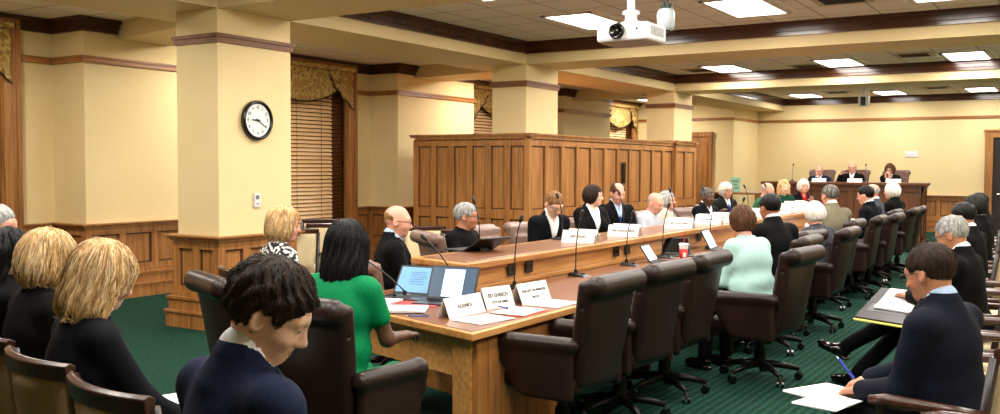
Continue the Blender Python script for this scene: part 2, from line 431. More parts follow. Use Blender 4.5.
def valance(y0, y1, label):
    """swagged damask valance: a scooped panel and a pointed tail at each end"""
    root = empty('window_valance', (WX + .08, 0, 0), label=label, cat='valance', group='gold damask valances')
    zt_ = 3.24
    def cloth(pts_fn, ya, yb, n=28, off=0.0, name='swag'):
        mb = MB(); vs_ = []; fs = []; rows = 10
        for k in range(n + 1):
            t = k / n; yy = ya + (yb - ya) * t; zb_ = pts_fn(t)
            for j in range(rows + 1):
                u = j / rows; z = zt_ + (zb_ - zt_) * u
                vs_.append((off + .022 * math.sin(t * 19) * u + .012 * math.sin(u * 9 + t * 5), yy, z))
        for k in range(n):
            for j in range(rows):
                a_ = k * (rows + 1) + j; fs.append((a_, a_ + 1, a_ + rows + 2, a_ + rows + 1))
        mb.add(vs_, fs)
        o = mb.build(name, damask_m, root, smooth=True, fix=False)
        s = o.modifiers.new('thick', 'SOLIDIFY'); s.thickness = .012
        mb = MB(); k2 = [(vs_[k * (rows + 1) + rows][0] + .004, vs_[k * (rows + 1) + rows][1], vs_[k * (rows + 1) + rows][2]) for k in range(n + 1)]
        mb.tube(k2, .011, 6); mb.build('edge_cord', M('cord_dark', (48, 34, 22), .6), o)
    mid = (y0 + y1) / 2
    cloth(lambda t: zt_ - .10 - .46 * math.sin(math.pi * t) ** .8, y0 + .13, y1 - .12)
    cloth(lambda t: zt_ - .12 - .52 * t ** .8, mid + .62, y1 - .11, off=.035, name='tail')
    cloth(lambda t: zt_ - .12 - .52 * (1 - t) ** .8, y0 + .12, mid - .62, off=.035, name='tail')
    MB().box(-.01, .1, y0 + .1, y1 - .1, zt_ - .01, zt_ + .05).build('pelmet_board', damask_m, root)
for (a, b), l in zip(WIN, ('gold damask valance at the top of the window nearest the audience', 'gold damask valance in the window beside the clock column', 'gold damask valance seen just above the partition corner', 'gold damask valance above the middle of the partition')): valance(a, b, l)

# partition ------------------------------------------------------------------
PT = 2.15
mb = MB()
mb.box(-9.35, -7.26, 12.33, 19.1, 0, PT - .02)
rows = [(.12, .93), (.93, PT - .1)]
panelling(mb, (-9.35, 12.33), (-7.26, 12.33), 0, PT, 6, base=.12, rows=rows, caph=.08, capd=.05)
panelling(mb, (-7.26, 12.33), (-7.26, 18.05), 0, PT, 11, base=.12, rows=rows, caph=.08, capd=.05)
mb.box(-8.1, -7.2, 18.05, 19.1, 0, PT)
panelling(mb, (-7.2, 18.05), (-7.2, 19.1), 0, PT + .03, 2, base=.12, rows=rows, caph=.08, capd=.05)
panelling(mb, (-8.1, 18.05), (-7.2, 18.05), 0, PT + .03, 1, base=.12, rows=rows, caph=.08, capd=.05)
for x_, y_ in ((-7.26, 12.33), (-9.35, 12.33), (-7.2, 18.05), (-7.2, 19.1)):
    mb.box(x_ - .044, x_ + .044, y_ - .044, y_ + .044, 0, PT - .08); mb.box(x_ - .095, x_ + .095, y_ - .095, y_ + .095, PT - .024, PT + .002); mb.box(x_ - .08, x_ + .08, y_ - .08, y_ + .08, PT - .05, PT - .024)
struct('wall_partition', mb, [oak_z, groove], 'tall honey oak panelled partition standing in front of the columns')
mb = MB().box(0, .012, -.075, .075, -.19, .19).box(.012, .02, -.05, .05, .06, .15).box(.012, .02, -.05, .05, -.04, .03).box(.012, .02, -.05, .05, -.15, -.07)
o = mb.build('wall_plaque', M('bronze', (40, 34, 26), .35, .8)); o.location = (-7.228, 15.68, 1.54)
tag(o, 'dark bronze plaque mounted high on the oak partition', 'plaque')

# doors ------------------------------------------------------------------------
d1 = tag(empty('door_1', (-9.08, YS, 0)), 'oak door and casing in the end wall behind the partition', None, None, 'structure')
MB().box(-.36, .36, -.06, 0, 0, 2.52).box(-.42, -.34, -.09, 0, 0, 2.56).box(.34, .42, -.09, 0, 0, 2.56).box(-.43, .43, -.095, 0, 2.46, 2.58).build('door_frame', oak_z, d1)
mb = MB()
for a, b in ((.2, 1.0), (1.15, 2.3)):
    for s in (-1, 1): mb.box(s * .17 - .13, s * .17 + .13, -.075, -.05, a, b)
mb.build('door_panel', oak_z, d1)
MB().cyl((.27, -.06, 1.0), (.27, -.12, 1.0), .012).cyl((.27, -.12, 1.0), (.18, -.12, 1.0), .01).build('door_handle', metal_m, d1)
d2 = tag(empty('door_2', (-1.65, YF, 0)), 'dark open doorway with oak casing in the end wall', None, None, 'structure')
mb = MB()
for s in (-1, 1): mb.box(s * .62 - .09, s * .62 + .09, -.07, 0, 0, 2.56); mb.box(s * .69 - .02, s * .69 + .02, -.1, 0, 0, 2.58)
mb.box(-.715, .715, -.076, 0, 2.4, 2.565).box(-.74, .74, -.108, 0, 2.55, 2.6)
mb.build('door_frame', oak_z, d2)
MB().box(-.53, .53, -.02, 0, 0, 2.42).box(-.5, .5, -.035, -.02, .1, 1.0).box(-.5, .5, -.035, -.02, 1.1, 2.3).build('door_panel', M('dark_door', (34, 22, 15), .5), d2)
MB().cyl((-.42, -.03, 1.0), (-.42, -.1, 1.0), .012).cyl((-.42, -.1, 1.0), (-.33, -.1, 1.0), .01).build('door_handle', metal_m, d2)

# ------------------------------------------------------------------ ceiling fittings
def troffer(x, y, label):
    r = empty('ceiling_light', (x, y, CEIL), label=label, cat='ceiling light', group='fluorescent ceiling troffers')
    MB().box(-.30, .30, -.61, .61, -.012, -.002).build('diffuser', panel_m, r)
    mb = MB()
    for a in (-1, 1): mb.box(a * .32 - .02, a * .32 + .02, -.65, .65, -.022, 0); mb.box(-.34, .34, a * .63 - .02, a * .63 + .02, -.022, 0)
    mb.build('frame', M('troffer_frame', (226, 218, 210), .5), r)
    for a in (-.408, .408): MB().box(a - .0125, a + .0125, -.62, .62, -.008, 0).build('side_slot', M('slot', (236, 234, 232), .4), r)
    ld = bpy.data.lights.new('troffer_lamp', 'AREA'); ld.shape = 'RECTANGLE'; ld.size = .56; ld.size_y = 1.2; ld.energy = LAMP_W * (.62 if y > 24 else 1); ld.color = (1, .93, .84)
    lo = bpy.data.objects.new('troffer_lamp', ld); COL.objects.link(lo); lo.parent = r; lo.location = (0, 0, -.03)
def vent(x, y, label):
    r = empty('ceiling_vent', (x, y, CEIL), label=label, cat='air vent', group='ceiling air vents')
    MB().box(-.3, .3, -.3, .3, -.012, 0).build('frame', M('vent_frame', (170, 152, 120), .5), r)
    mb = MB()
    for k in range(7): mb.box(-.22, .22, -.21 + k * .065, -.185 + k * .065, -.02, -.011)
    mb.build('louvre', M('vent_dark', (44, 38, 30), .6), r)
xs = [(-5.55, 'left'), (-3.5, 'middle'), (-1.45, 'right'), (.6, 'outer')]
xw = {-5.55: 'nearest the columns', -3.5: 'second from the columns', -1.45: 'third from the columns', .6: 'fourth from the columns'}
rowsY = [(2.3, 'bay over the camera, first row'), (5.0, 'bay over the camera, second row'), (8.35, 'projector bay, near row'), (10.95, 'projector bay, far row'),
         (14.35, 'third bay, near row'), (17.55, 'third bay, far row'), (20.4, 'dais bay, near row'), (25.2, 'dais bay, far row')]
def aisle_fill(x, y, label):  # unseen lamp added to brighten the aisle walls and blinds
    r = empty('ceiling_light', (x, y, AC), label=label, cat='ceiling light', group='added aisle fill lights')
    MB().box(-.28, .28, -.28, .28, -.012, -.002).build('diffuser', panel_m, r)
    MB().box(-.32, .32, -.32, -.28, -.02, 0).box(-.32, .32, .28, .32, -.02, 0).box(-.32, -.28, -.28, .28, -.02, 0).box(.28, .32, -.28, .28, -.02, 0).build('frame', M('troffer_frame', (226, 218, 210), .5), r)
    ld = bpy.data.lights.new('aisle_fill_lamp', 'AREA'); ld.shape = 'RECTANGLE'; ld.size = .5; ld.size_y = .5; ld.energy = AISLE_FILL_W; ld.color = (1, .93, .82)
    lo = bpy.data.objects.new('aisle_fill_lamp', ld); COL.objects.link(lo); lo.parent = r; lo.location = (0, 0, -.03)
for y_, l_ in ((4.7, 'unseen square fill light added beside the nearest pilaster'), (9.0, 'unseen square fill light added behind the clock column'), (15.0, 'unseen square fill light added behind the partition'), (23.0, 'unseen square fill light added by the end wall')): aisle_fill(-9.1 if y_ < 20 else -9.85, y_, l_)
SHX = {17.55: -.42, 20.4: -.6, 25.2: -.9, 14.35: -.2}
for yy, rn in rowsY:
    for x, _ in xs: troffer(x + SHX.get(yy, 0), yy, 'bright rectangular ceiling light in the %s, %s' % (rn, xw[x]))
for (x, y, l) in ((-5.2, 12.0 - .3, 'square ceiling vent past the light, by the crown corner'), (-2.45, 11.0, 'dark slotted vent between two lights of the projector bay'), (-4.55, 17.9, 'slotted vent in the third bay beside its left light'), (-2.6, 17.0, 'slotted vent in the third bay between middle and right lights'), (-6.5, 17.6, 'slotted vent in the third bay near the column'), (-3.2, 24.2, 'slotted vent over the dais'), (-1.2, 9.2, 'slotted vent in the near right of projector bay'), (-5.5, 24.5, 'slotted vent over the left side of the dais')): vent(x, y, l)
# projector
r = empty('projector', (-2.72, 6.0, 2.56), label='white ceiling mounted projector with black lens', cat='projector')
MB().box(-.19, .19, -.15, .17, -.065, .055).build('housing', white_m, r, bevel=.018)
MB().box(-.17, .17, -.12, .15, -.075, -.06).build('underside', M('proj_under_reflection', (150, 128, 108), .5), r, bevel=.006)  # brown reflection of the room painted onto the underside
lm = MB().lathe([(.052, 0), (.056, .02), (.05, .035), (.04, .035), (.034, .012), (.0, .01)], (-.03, -.15, 0), 24, 0, Matrix.Rotation(R(90), 4, 'X')).build('lens', blackg, r, smooth=True)
MB().cyl((.11, -.151, .01), (.11, -.156, .01), .007).build('sensor', black_m, r)
MB().lathe([(.07, .055), (.07, .075), (.04, .085), (.04, .12), (.06, .13), (.06, .15), (.028, .16)], (0, 0, 0), 16).box(-.09, .09, -.02, .02, .055, .07).build('mount', white_m, r, bevel=.004)
MB().cyl((0, 0, .15), (0, 0, CEIL - 2.56), .027, n=16).build('pole', white_m, r, smooth=False)
mb = MB()
for k in range(9): mb.box(.19, .193, -.1 + k * .025, -.088 + k * .025, -.03, .03)
mb.build('vent_grille', M('grille', (150, 150, 152), .5), r)
r = empty('security_camera', (-2.63, 6.4, 2.62), label='white cylindrical pod hanging right of the projector', cat='camera')
MB().lathe([(.01, .0), (.05, .004), (.062, .03), (.064, .13), (.05, .155)], n=20).build('shell', M('pod_white', (196, 205, 214), .25), r, smooth=True)
MB().lathe([(.004, -.012), (.03, -.008), (.036, .004)], n=16).build('lens', blackg, r)
MB().cyl((0, 0, .15), (0, 0, .19), .045, n=16).cyl((0, 0, .19), (0, 0, .9), .018, n=12).build('stem', M('dark_green_metal', (22, 44, 32), .4), r)
r = empty('security_camera', (-4.65, 23.4, 3.2), label='small black and white camera hanging from ceiling before the dais', cat='camera')
MB().box(-.12, .12, -.08, .1, -.12, .12).build('housing', white_m, r, bevel=.02)
MB().box(-.06, .05, -.1, -.08, -.1, .1).build('face', black_m, r); MB().cyl((0, 0, .12), (0, 0, .32), .03).build('stem', white_m, r)
r = empty('smoke_detector', (-3.35, 13.75, CEIL), label='round smoke detector on the ceiling behind the projector beam', cat='smoke detector')
MB().lathe([(.07, 0), (.07, -.02), (.05, -.045), (.0, -.05)], n=18).build('housing', white_m, r); MB().lathe([(.02, -.045), (.015, -.08), (0, -.085)], n=10).build('sensor', dmetal, r)

# clock
r = empty('wall_clock', (CX, 6.96, 2.115), label='round black rimmed wall clock on the yellow column', cat='clock')
RX = Matrix.Rotation(R(90), 4, 'Y')
MB().lathe([(.19, 0), (.205, .012), (.205, .05), (.185, .062), (.172, .05), (.17, .03)], (0, 0, 0), 40, 0, RX).build('rim', blackg, r, smooth=True)
MB().lathe([(.172, .0), (.172, .036), (0, .036)], (0, 0, 0), 40, 0, RX).build('dial', M('dial', (236, 238, 240), .5), r)
def text(body, size, parent, loc, rot, name='lettering', mat=None, ext=.0008, ax='CENTER'):
    c = bpy.data.curves.new(name, 'FONT'); c.body = body; c.size = size; c.align_x = ax; c.align_y = 'CENTER'; c.extrude = ext; c.offset = size * .012
    o = bpy.data.objects.new(name, c); COL.objects.link(o); o.parent = parent; o.location = loc; o.rotation_euler = rot
    c.materials.append(mat or ink_m); return o
for k in range(12):
    a = 2 * math.pi * (k + 1) / 12
    text(str(k + 1), .042, r, (.038, .132 * math.sin(a), .132 * math.cos(a)), (R(90), 0, R(90)), 'numeral')
def hand(name, ang, l, wd):
    a = R(ang); d = Vector((0, math.sin(a), math.cos(a))); q = Vector((0, math.cos(a), -math.sin(a)))
    p = [d * -.03 + q * wd, d * l * .9 + q * wd * .7, d * l, d * l * .9 - q * wd * .7, d * -.03 - q * wd]
    mb = MB(); vs_ = [v + Vector((.042, 0, 0)) for v in p] + [v + Vector((.045, 0, 0)) for v in p]; n = 5
    mb.add(vs_, [tuple(range(n)), tuple(reversed(range(n, 2 * n)))] + [(i, (i + 1) % n, n + (i + 1) % n, n + i) for i in range(n)]); mb.build(name, black_m, r)
hand('hour_hand', 272, .085, .007); hand('minute_hand', 121, .135, .005)
MB().lathe([(.012, .04), (.012, .05), (0, .052)], (0, 0, 0), 12, 0, RX).build('hub', black_m, r)
# thermostat, wall plate, sign
r = empty('thermostat', (CX, 6.96, 1.29), label='small white thermostat on the yellow column below the clock', cat='thermostat')
MB().box(0, .025, -.04, .04, -.075, .075).build('housing', white_m, r, bevel=.006); MB().box(.025, .027, -.022, .022, .01, .05).build('display', M('lcd', (96, 110, 116), .3), r)
MB().box(.025, .03, -.012, .012, -.045, -.03).build('button', M('btn', (130, 140, 150), .4), r)
r = empty('wall_plate', (-4.06, YF, 2.0), label='blank white plate high on the end wall right of the dais', cat='wall plate')
MB().box(-.16, .16, -.015, 0, -.08, .08).build('plate', white_m, r, bevel=.006)
MB().cyl((-.13, -.015, 0), (-.13, -.018, 0), .008).build('screw', metal_m, r)

# ------------------------------------------------------------------ sparse signed distance mesher
def surface(fn, lo, hi, vox):
    lo = np.array(lo, float); B = 8
    n = np.ceil((np.array(hi) - lo) / vox / B).astype(int); n = np.maximum(n, 1)
    ii = np.stack(np.meshgrid(*[np.arange(k) for k in n], indexing='ij'), -1).reshape(-1, 3)
    cen = lo + (ii * B + B / 2 - .5) * vox
    d = fn(cen)
    keep = np.abs(d) < vox * B * 1.25 + .02
    D = np.empty(tuple(n * B), np.float32)
    Dv = D.reshape(n[0], B, n[1], B, n[2], B)
    Dv[:] = np.where(d < 0, -1, 1).reshape(tuple(n)).astype(np.float32)[:, None, :, None, :, None]
    k = ii[keep]
    if not len(k): return np.zeros((0, 3)), []
    loc = np.stack(np.meshgrid(*[np.arange(B)] * 3, indexing='ij'), -1).reshape(-1, 3)
    for s in range(0, len(k), 256):
        kk = k[s:s + 256]
        P = (lo + (kk[:, None, :] * B + loc[None]) * vox).reshape(-1, 3)
        v = fn(P).reshape(len(kk), B, B, B)
        for q in range(len(kk)):
            a, b, c = kk[q]; Dv[a, :, b, :, c, :] = v[q]
    D[0] = D[-1] = 1; D[:, 0] = D[:, -1] = 1; D[:, :, 0] = D[:, :, -1] = 1
    S = D < 0
    c8 = [S[i:S.shape[0] - 1 + i, j:S.shape[1] - 1 + j, l:S.shape[2] - 1 + l] for i in (0, 1) for j in (0, 1) for l in (0, 1)]
    cnt = sum(x.astype(np.int8) for x in c8)
    act = (cnt > 0) & (cnt < 8)
    idx = np.argwhere(act)
    vid = -np.ones(act.shape, int); vid[act] = np.arange(len(idx))
    acc = np.zeros((len(idx), 3)); num = np.zeros(len(idx))
    off = [(i, j, l) for i in (0, 1) for j in (0, 1) for l in (0, 1)]
    val = {o: D[idx[:, 0] + o[0], idx[:, 1] + o[1], idx[:, 2] + o[2]] for o in off}
    for a in off:
        for ax in range(3):
            if a[ax] == 0:
                b = list(a); b[ax] = 1; b = tuple(b)
                va, vb = val[a], val[b]; m = (va < 0) != (vb < 0)
                t = np.where(m, va / np.where(m, va - vb, 1), 0)
                p = np.array(a, float)[None].repeat(len(idx), 0); p[:, ax] = t
                acc += p * m[:, None]; num += m
    V = lo + (idx + acc / num[:, None]) * vox
    F = []
    for ax in range(3):
        sl0 = [slice(None)] * 3; sl1 = [slice(None)] * 3; sl0[ax] = slice(0, -1); sl1[ax] = slice(1, None)
        A = S[tuple(sl0)]; Bm = S[tuple(sl1)]
        e = np.argwhere(A != Bm)
        o1, o2 = [x for x in range(3) if x != ax]
        e = e[(e[:, o1] > 0) & (e[:, o2] > 0) & (e[:, o1] < S.shape[o1] - 1) & (e[:, o2] < S.shape[o2] - 1)]
        def g(da, db):
            q = e.copy(); q[:, o1] -= da; q[:, o2] -= db
            return vid[q[:, 0], q[:, 1], q[:, 2]]
        q = np.stack([g(0, 0), g(1, 0), g(1, 1), g(0, 1)], 1)
        inside = A[e[:, 0], e[:, 1], e[:, 2]]
        fl = inside if ax != 1 else ~inside
        q[~fl] = q[~fl][:, ::-1]
        F.append(q[(q >= 0).all(1)])
    F = np.concatenate(F)
    return V, F
def sdf_obj(name, fn, lo, hi, vox, mat, parent=None, matfn=None, mats=None):
    V, F = surface(fn, lo, hi, vox)
    me = bpy.data.meshes.new(name)
    me.vertices.add(len(V)); me.vertices.foreach_set('co', np.asarray(V, np.float32).ravel())
    F = np.asarray(F, np.int32).reshape(-1, 4)
    me.loops.add(F.size); me.loops.foreach_set('vertex_index', F.ravel())
    me.polygons.add(len(F)); me.polygons.foreach_set('loop_start', np.arange(0, F.size, 4, dtype=np.int32))
    me.polygons.foreach_set('use_smooth', np.ones(len(F), bool))
    for m in (mats or [mat]): me.materials.append(m)
    if matfn is not None and len(F):
        me.polygons.foreach_set('material_index', matfn(V[F].mean(1)).astype(np.int32))
    me.update(calc_edges=True); me.validate()
    o = bpy.data.objects.new(name, me); COL.objects.link(o)
    if parent is not None: o.parent = parent
    return o
def smin(a, b, k):
    h = np.maximum(k - np.abs(a - b), 0) / k
    return np.minimum(a, b) - h * h * k * .25
def smax(a, b, k): return -smin(-a, -b, k)
def cone(P, a, b, ra, rb):
    a = np.asarray(a, float); b = np.asarray(b, float); ab = b - a; q = P - a
    t = np.clip(q @ ab / max(ab @ ab, 1e-9), 0, 1)
    return np.linalg.norm(q - t[:, None] * ab, axis=1) - (ra + (rb - ra) * t)
def ell(P, c, r, Rm=None):
    q = P - np.asarray(c, float)
    if Rm is not None: q = q @ Rm
    r = np.asarray(r, float)
    k0 = np.linalg.norm(q / r, axis=1); k1 = np.linalg.norm(q / (r * r), axis=1)
    return k0 * (k0 - 1) / np.maximum(k1, 1e-9)
def rbox(P, c, h, rr, Rm=None):
    q = P - np.asarray(c, float)
    if Rm is not None: q = q @ Rm
    q = np.abs(q) - (np.asarray(h, float) - rr)
    return np.linalg.norm(np.maximum(q, 0), axis=1) + np.minimum(q.max(1), 0) - rr
class Shape:
    """list of rounded cones, ellipsoids and boxes, smoothly joined; each is evaluated only near itself"""
    def __init__(s, k=.03): s.p = []; s.k = k
    def cone(s, a, b, ra, rb=None, k=None):
        rb = ra if rb is None else rb; a = np.asarray(a, float); b = np.asarray(b, float)
        s.p.append(('c', (a, b, ra, rb), (a + b) / 2, np.linalg.norm(b - a) / 2 + max(ra, rb), k)); return s
    def ell(s, c, r, Rm=None, k=None): s.p.append(('e', (np.asarray(c, float), r, Rm), np.asarray(c, float), max(r), k)); return s
    def box(s, c, h, rr, Rm=None, k=None): s.p.append(('b', (np.asarray(c, float), h, rr, Rm), np.asarray(c, float), float(np.linalg.norm(h)), k)); return s
    def __call__(s, P, infl=0.):
        acc = np.full(len(P), .3); FN = {'c': cone, 'e': ell, 'b': rbox}
        for t, a, c, rad, k in s.p:
            m = ((P - c) ** 2).sum(1) < (rad + .2) ** 2
            if m.any(): acc[m] = smin(acc[m], FN[t](P[m], *a) - infl, k or s.k)
        return acc
    def bounds(s, pad):
        lo = np.min([c - r for _, _, c, r, _ in s.p], 0) - pad; hi = np.max([c + r for _, _, c, r, _ in s.p], 0) + pad
        return lo, hi
def RX_(a): a = R(a); c, s = math.cos(a), math.sin(a); return np.array([[1, 0, 0], [0, c, -s], [0, s, c]])
def RY_(a): a = R(a); c, s = math.cos(a), math.sin(a); return np.array([[c, 0, s], [0, 1, 0], [-s, 0, c]])
def RZ_(a): a = R(a); c, s = math.cos(a), math.sin(a); return np.array([[c, -s, 0], [s, c, 0], [0, 0, 1]])
def folds(P, f=18., ph=0.):
    return np.sin(P[:, 0] * f + 2 * np.sin(P[:, 2] * f * .7 + ph)) * np.sin(P[:, 2] * f * .9 + 1.5 * np.sin(P[:, 1] * f + ph) + ph) 

# ------------------------------------------------------------------ people
def skin(name, c, lips=None):
    m = M(name, c, .48, col2=tuple(int(x * .92) for x in c), nscale=(14, 14, 14)); b = m.node_tree.nodes['Principled BSDF']
    b.inputs['Subsurface Weight'].default_value = 0.0
    return m
SK = {'fair': skin('skin_fair', (230, 184, 158)), 'pink': skin('skin_pink', (218, 158, 134)), 'tan': skin('skin_tan', (190, 130, 98)), 'brown': skin('skin_brown', (92, 58, 42)), 'olive': skin('skin_olive', (170, 112, 82))}
LIP = {k: M('lips_' + k, c, .4) for k, c in dict(fair=(196, 126, 110), pink=(192, 118, 102), tan=(150, 80, 66), brown=(92, 46, 40), olive=(140, 72, 60)).items()}
def hairmat(name, a, b, c, rough=.62):
    if name in MATS: return MATS[name]
    m, nt, bs = newmat(name)
    v = coords(nt, (70, 70, 7)); n = noise(nt, v, 1, 4, .65)
    col = ramp(nt, n, [(.32, a), (.5, b), (.68, c)]); nt.links.new(col, bs.inputs['Base Color']); bs.inputs['Roughness'].default_value = rough; bs.inputs['Specular IOR Level'].default_value = .2
    bump(nt, bs, n, .7, .006)
    return m
HM = {'black': hairmat('hair_black', (5, 4, 5), (9, 8, 9), (18, 15, 15), .5), 'darkbrown': hairmat('hair_dark_brown', (18, 11, 7), (34, 21, 14), (54, 36, 25)),
      'brown': hairmat('hair_brown', (46, 26, 14), (78, 48, 28), (104, 68, 42)), 'blond': hairmat('hair_blond', (120, 84, 46), (196, 158, 104), (236, 210, 164)),
      'sandy': hairmat('hair_sandy', (84, 54, 28), (124, 86, 50), (152, 112, 70)), 'gray': hairmat('hair_gray', (92, 92, 92), (150, 150, 148), (198, 198, 196)),
      'white': hairmat('hair_white', (176, 170, 160), (214, 210, 202), (236, 234, 228)), 'pepper': hairmat('hair_pepper', (40, 38, 36), (84, 80, 76), (140, 136, 130))}
def cloth(name, c, c2=None, rough=.8, sc_=(90, 90, 90)): return M(name, c, rough, col2=c2 or tuple(int(x * .8) for x in c), nscale=sc_, bs=.15, spec=.12)
def plaid(name, a, b):
    m, nt, bs = newmat(name); ck = N(nt, 'ShaderNodeTexChecker'); nt.links.new(coords(nt, (1, 1, 1)), ck.inputs[0]); ck.inputs['Scale'].default_value = 34
    ck.inputs[1].default_value = lin(a); ck.inputs[2].default_value = lin(b); nt.links.new(ck.outputs[0], bs.inputs['Base Color']); bs.inputs['Roughness'].default_value = .8; return m
def blotch(name, a, b, s=45):
    m, nt, bs = newmat(name); vo = N(nt, 'ShaderNodeTexVoronoi'); nt.links.new(coords(nt, (s, s, s)), vo.inputs['Vector']); vo.inputs['Scale'].default_value = 1
    c = ramp(nt, vo.outputs['Distance'], [(.42, a), (.5, b)]); nt.links.new(c, bs.inputs['Base Color']); bs.inputs['Roughness'].default_value = .8; return m
C_ = {'navy': cloth('navy_suit', (22, 32, 58), (16, 24, 46)), 'blacksuit': cloth('black_suit', (9, 9, 11), (5, 5, 7)), 'char': cloth('charcoal_suit', (24, 24, 27)), 'midnight': cloth('midnight_suit', (9, 12, 20)),
      'black': cloth('black_knit', (7, 7, 8)), 'greencloth': cloth('green_dress', (0, 128, 76), (0, 112, 66), .7), 'white': cloth('white_shirt', (232, 234, 238), (222, 226, 232), .7),
      'blue': cloth('light_blue_shirt', (170, 192, 218), (156, 180, 210), .7), 'mint': cloth('mint_jacket', (178, 214, 208), (164, 202, 197), .75), 'beige': cloth('khaki_tweed', (124, 118, 98), (98, 94, 78), .9, (160, 160, 160)),
      'cream': cloth('cream_jacket', (204, 196, 178)), 'red': cloth('red_top', (176, 30, 34)), 'plaid': plaid('green_plaid', (8, 110, 60), (10, 66, 42)), 'grayp': blotch('grey_patterned_jacket', (62, 62, 70), (30, 30, 38)),
      'bw': blotch('black_white_print', (235, 235, 232), (22, 22, 24), 38), 'darkgreen': cloth('dark_green_top', (10, 62, 44)), 'slate': cloth('slate_suit', (74, 82, 88)), 'tieblue': cloth('blue_tie', (30, 60, 140)),
      'tiered': cloth('dark_tie', (60, 22, 26)), 'tieyel': cloth('yellow_tie', (206, 170, 70)), 'stripe': cloth('striped_shirt', (206, 214, 226)), 'navy2': cloth('dark_navy_suit', (14, 19, 34), (10, 14, 26)), 'shoe': M('black_shoe', (10, 9, 9), .12)}
nrm = lambda v: v / max(np.linalg.norm(v), 1e-9)
class Head:
    """head frame: q = (P - c) @ R, face towards +y"""
    def __init__(s, c, Rm, k): s.c = c; s.R = Rm; s.k = k
    def q(s, P): return (P - s.c) @ s.R / s.k
    def face(s, P, detail):
        q = s.q(P)
        d = ell(q, (0, -.015, .032), (.077, .096, .088))
        d = smin(d, ell(q, (0, .018, -.03), (.062, .072, .085)), .035)
        d = smin(d, ell(q, (0, .052, -.082), (.03, .03, .024)), .035)
        d = smin(d, ell(q, (0, .066, .028), (.05, .022, .014)), .03)
        for sx in (-1, 1):
            d = smin(d, ell(q, (sx * .04, .058, -.028), (.02, .02, .018)), .025)
            d = smax(d, -ell(q, (sx * .031, .098, .006), (.018, .016, .013)), .014)
        d = smin(d, cone(q, (0, .082, .012), (0, .104, -.026), .008, .013), .016)
        for sx in (-1, 1): d = smin(d, ell(q, (sx * .011, .094, -.031), (.008, .01, .007)), .008)
        d = smin(d, ell(q, (0, .081, -.052), (.024, .012, .0075)), .008)
        d = smin(d, ell(q, (0, .079, -.062), (.02, .012, .0075)), .008)
        for sx in (-1, 1):
            lid = np.linalg.norm(q - np.array([sx * .031, .075, .006]), axis=1) - .0142
            lid = smax(lid, .0035 - np.abs(q[:, 2] - .0035), .001); d = smin(d, lid, .003)
        if detail: d = smax(d, -ell(q, (0, .094, -.057), (.024, .006, .0022)), .003)
        for sx in (-1, 1):
            e = ell(q, (sx * .078, -.012, -.004), (.010, .021, .033), RY_(sx * -12) @ RZ_(sx * 20))
            e = smax(e, -ell(q, (sx * .088, -.006, -.0), (.008, .011, .019)), .006)
            d = smin(d, e, .006)
        return d * s.k
    def hair(s, style, vol=0., L=.2, amp=.004):
        def base(q):
            return ell(q, (0, -.016, .034), (.085 + vol, .104 + vol, .097 + vol))
        def fn(P):
            q = s.q(P); x, y, z = q[:, 0], q[:, 1], q[:, 2]; ax = np.abs(x)
            ang = np.arctan2(x, y + .02)
            if style in ('short', 'crop', 'balding', 'ring'):
                d = base(q)
                front = ell(q, (0, .150, -.035), (.092, .098, .112))
                d = smax(d, -front, .012)
                low = -(z + .088 - np.clip(y + .036, 0, .2) * 1.25)          # nape to temple line
                d = smax(d, low, .01)
                ear = ell(q, (0.082, .002, -.012), (.03, .026, .034)); ear2 = ell(q, (-.082, .002, -.012), (.03, .026, .034))
                d = smax(d, -np.minimum(ear, ear2), .008)
                if style == 'balding': d = smax(d, -ell(q, (0, .06, .115), (.06, .11, .06)), .01)
                if style == 'ring': d = smax(d + .006, -ell(q, (0, .035, .125), (.12, .15, .13)), .01)
                d = d + .006 * np.clip((.035 - z) / .08, 0, 1)
                a = amp if style != 'ring' else .0015
                d = d - a * np.sin(ang * 17 + 5 * np.sin(z * 34)) * .5 - a * np.sin(y * 95 + x * 60 + 2 * np.sin(z * 50)) * .45
            else:
                d = base(q)
                lb = -L
                if style == 'bob':
                    d = smin(d, ell(q, (0, -.035, -.035), (.1 + vol, .09 + vol, .1)), .04)
                    d = smax(d, -(z - lb), .03)
                elif style == 'long':
                    d = smin(d, ell(q, (0, -.045, -.07 + (lb + .14) / 2), (.098 + vol, .075 + vol, .13 - lb / 4)), .04)
                    for sx in (-1, 1): d = smin(d, cone(q, (sx * .078, .0, .02), (sx * (.088 + .0), .0, lb), .034, .026), .03)
                    d = smax(d, -(z - lb - .02 * np.sin(x * 60)), .03)
                elif style == 'full':
                    d = smin(d, ell(q, (0, -.03, -.01), (.1 + vol, .1 + vol, .1)), .04)
                    d = smax(d, -(z + .1 + 0 * z), .03)
                front = ell(q, (0, .14, -.05), (.067, .085, .125))
                d = smax(d, -front, .016)
                a = amp * 1.6
                d = d - a * np.sin(ang * 15 + 4 * np.sin(z * 16 + 1)) * .6 - a * .4 * np.sin(ang * 37 + 6 * np.sin(z * 11))
            return d * s.k
        return fn
def ik(S, T, a, b, pole):
    v = T - S; d = np.linalg.norm(v); d2 = min(d, (a + b) * .995); v = v / d
    T = S + v * d2; c = (a * a + d2 * d2 - b * b) / (2 * d2); h = math.sqrt(max(a * a - c * c, 0))
    p = pole - v * (pole @ v); return S + v * c + nrm(p) * h, T
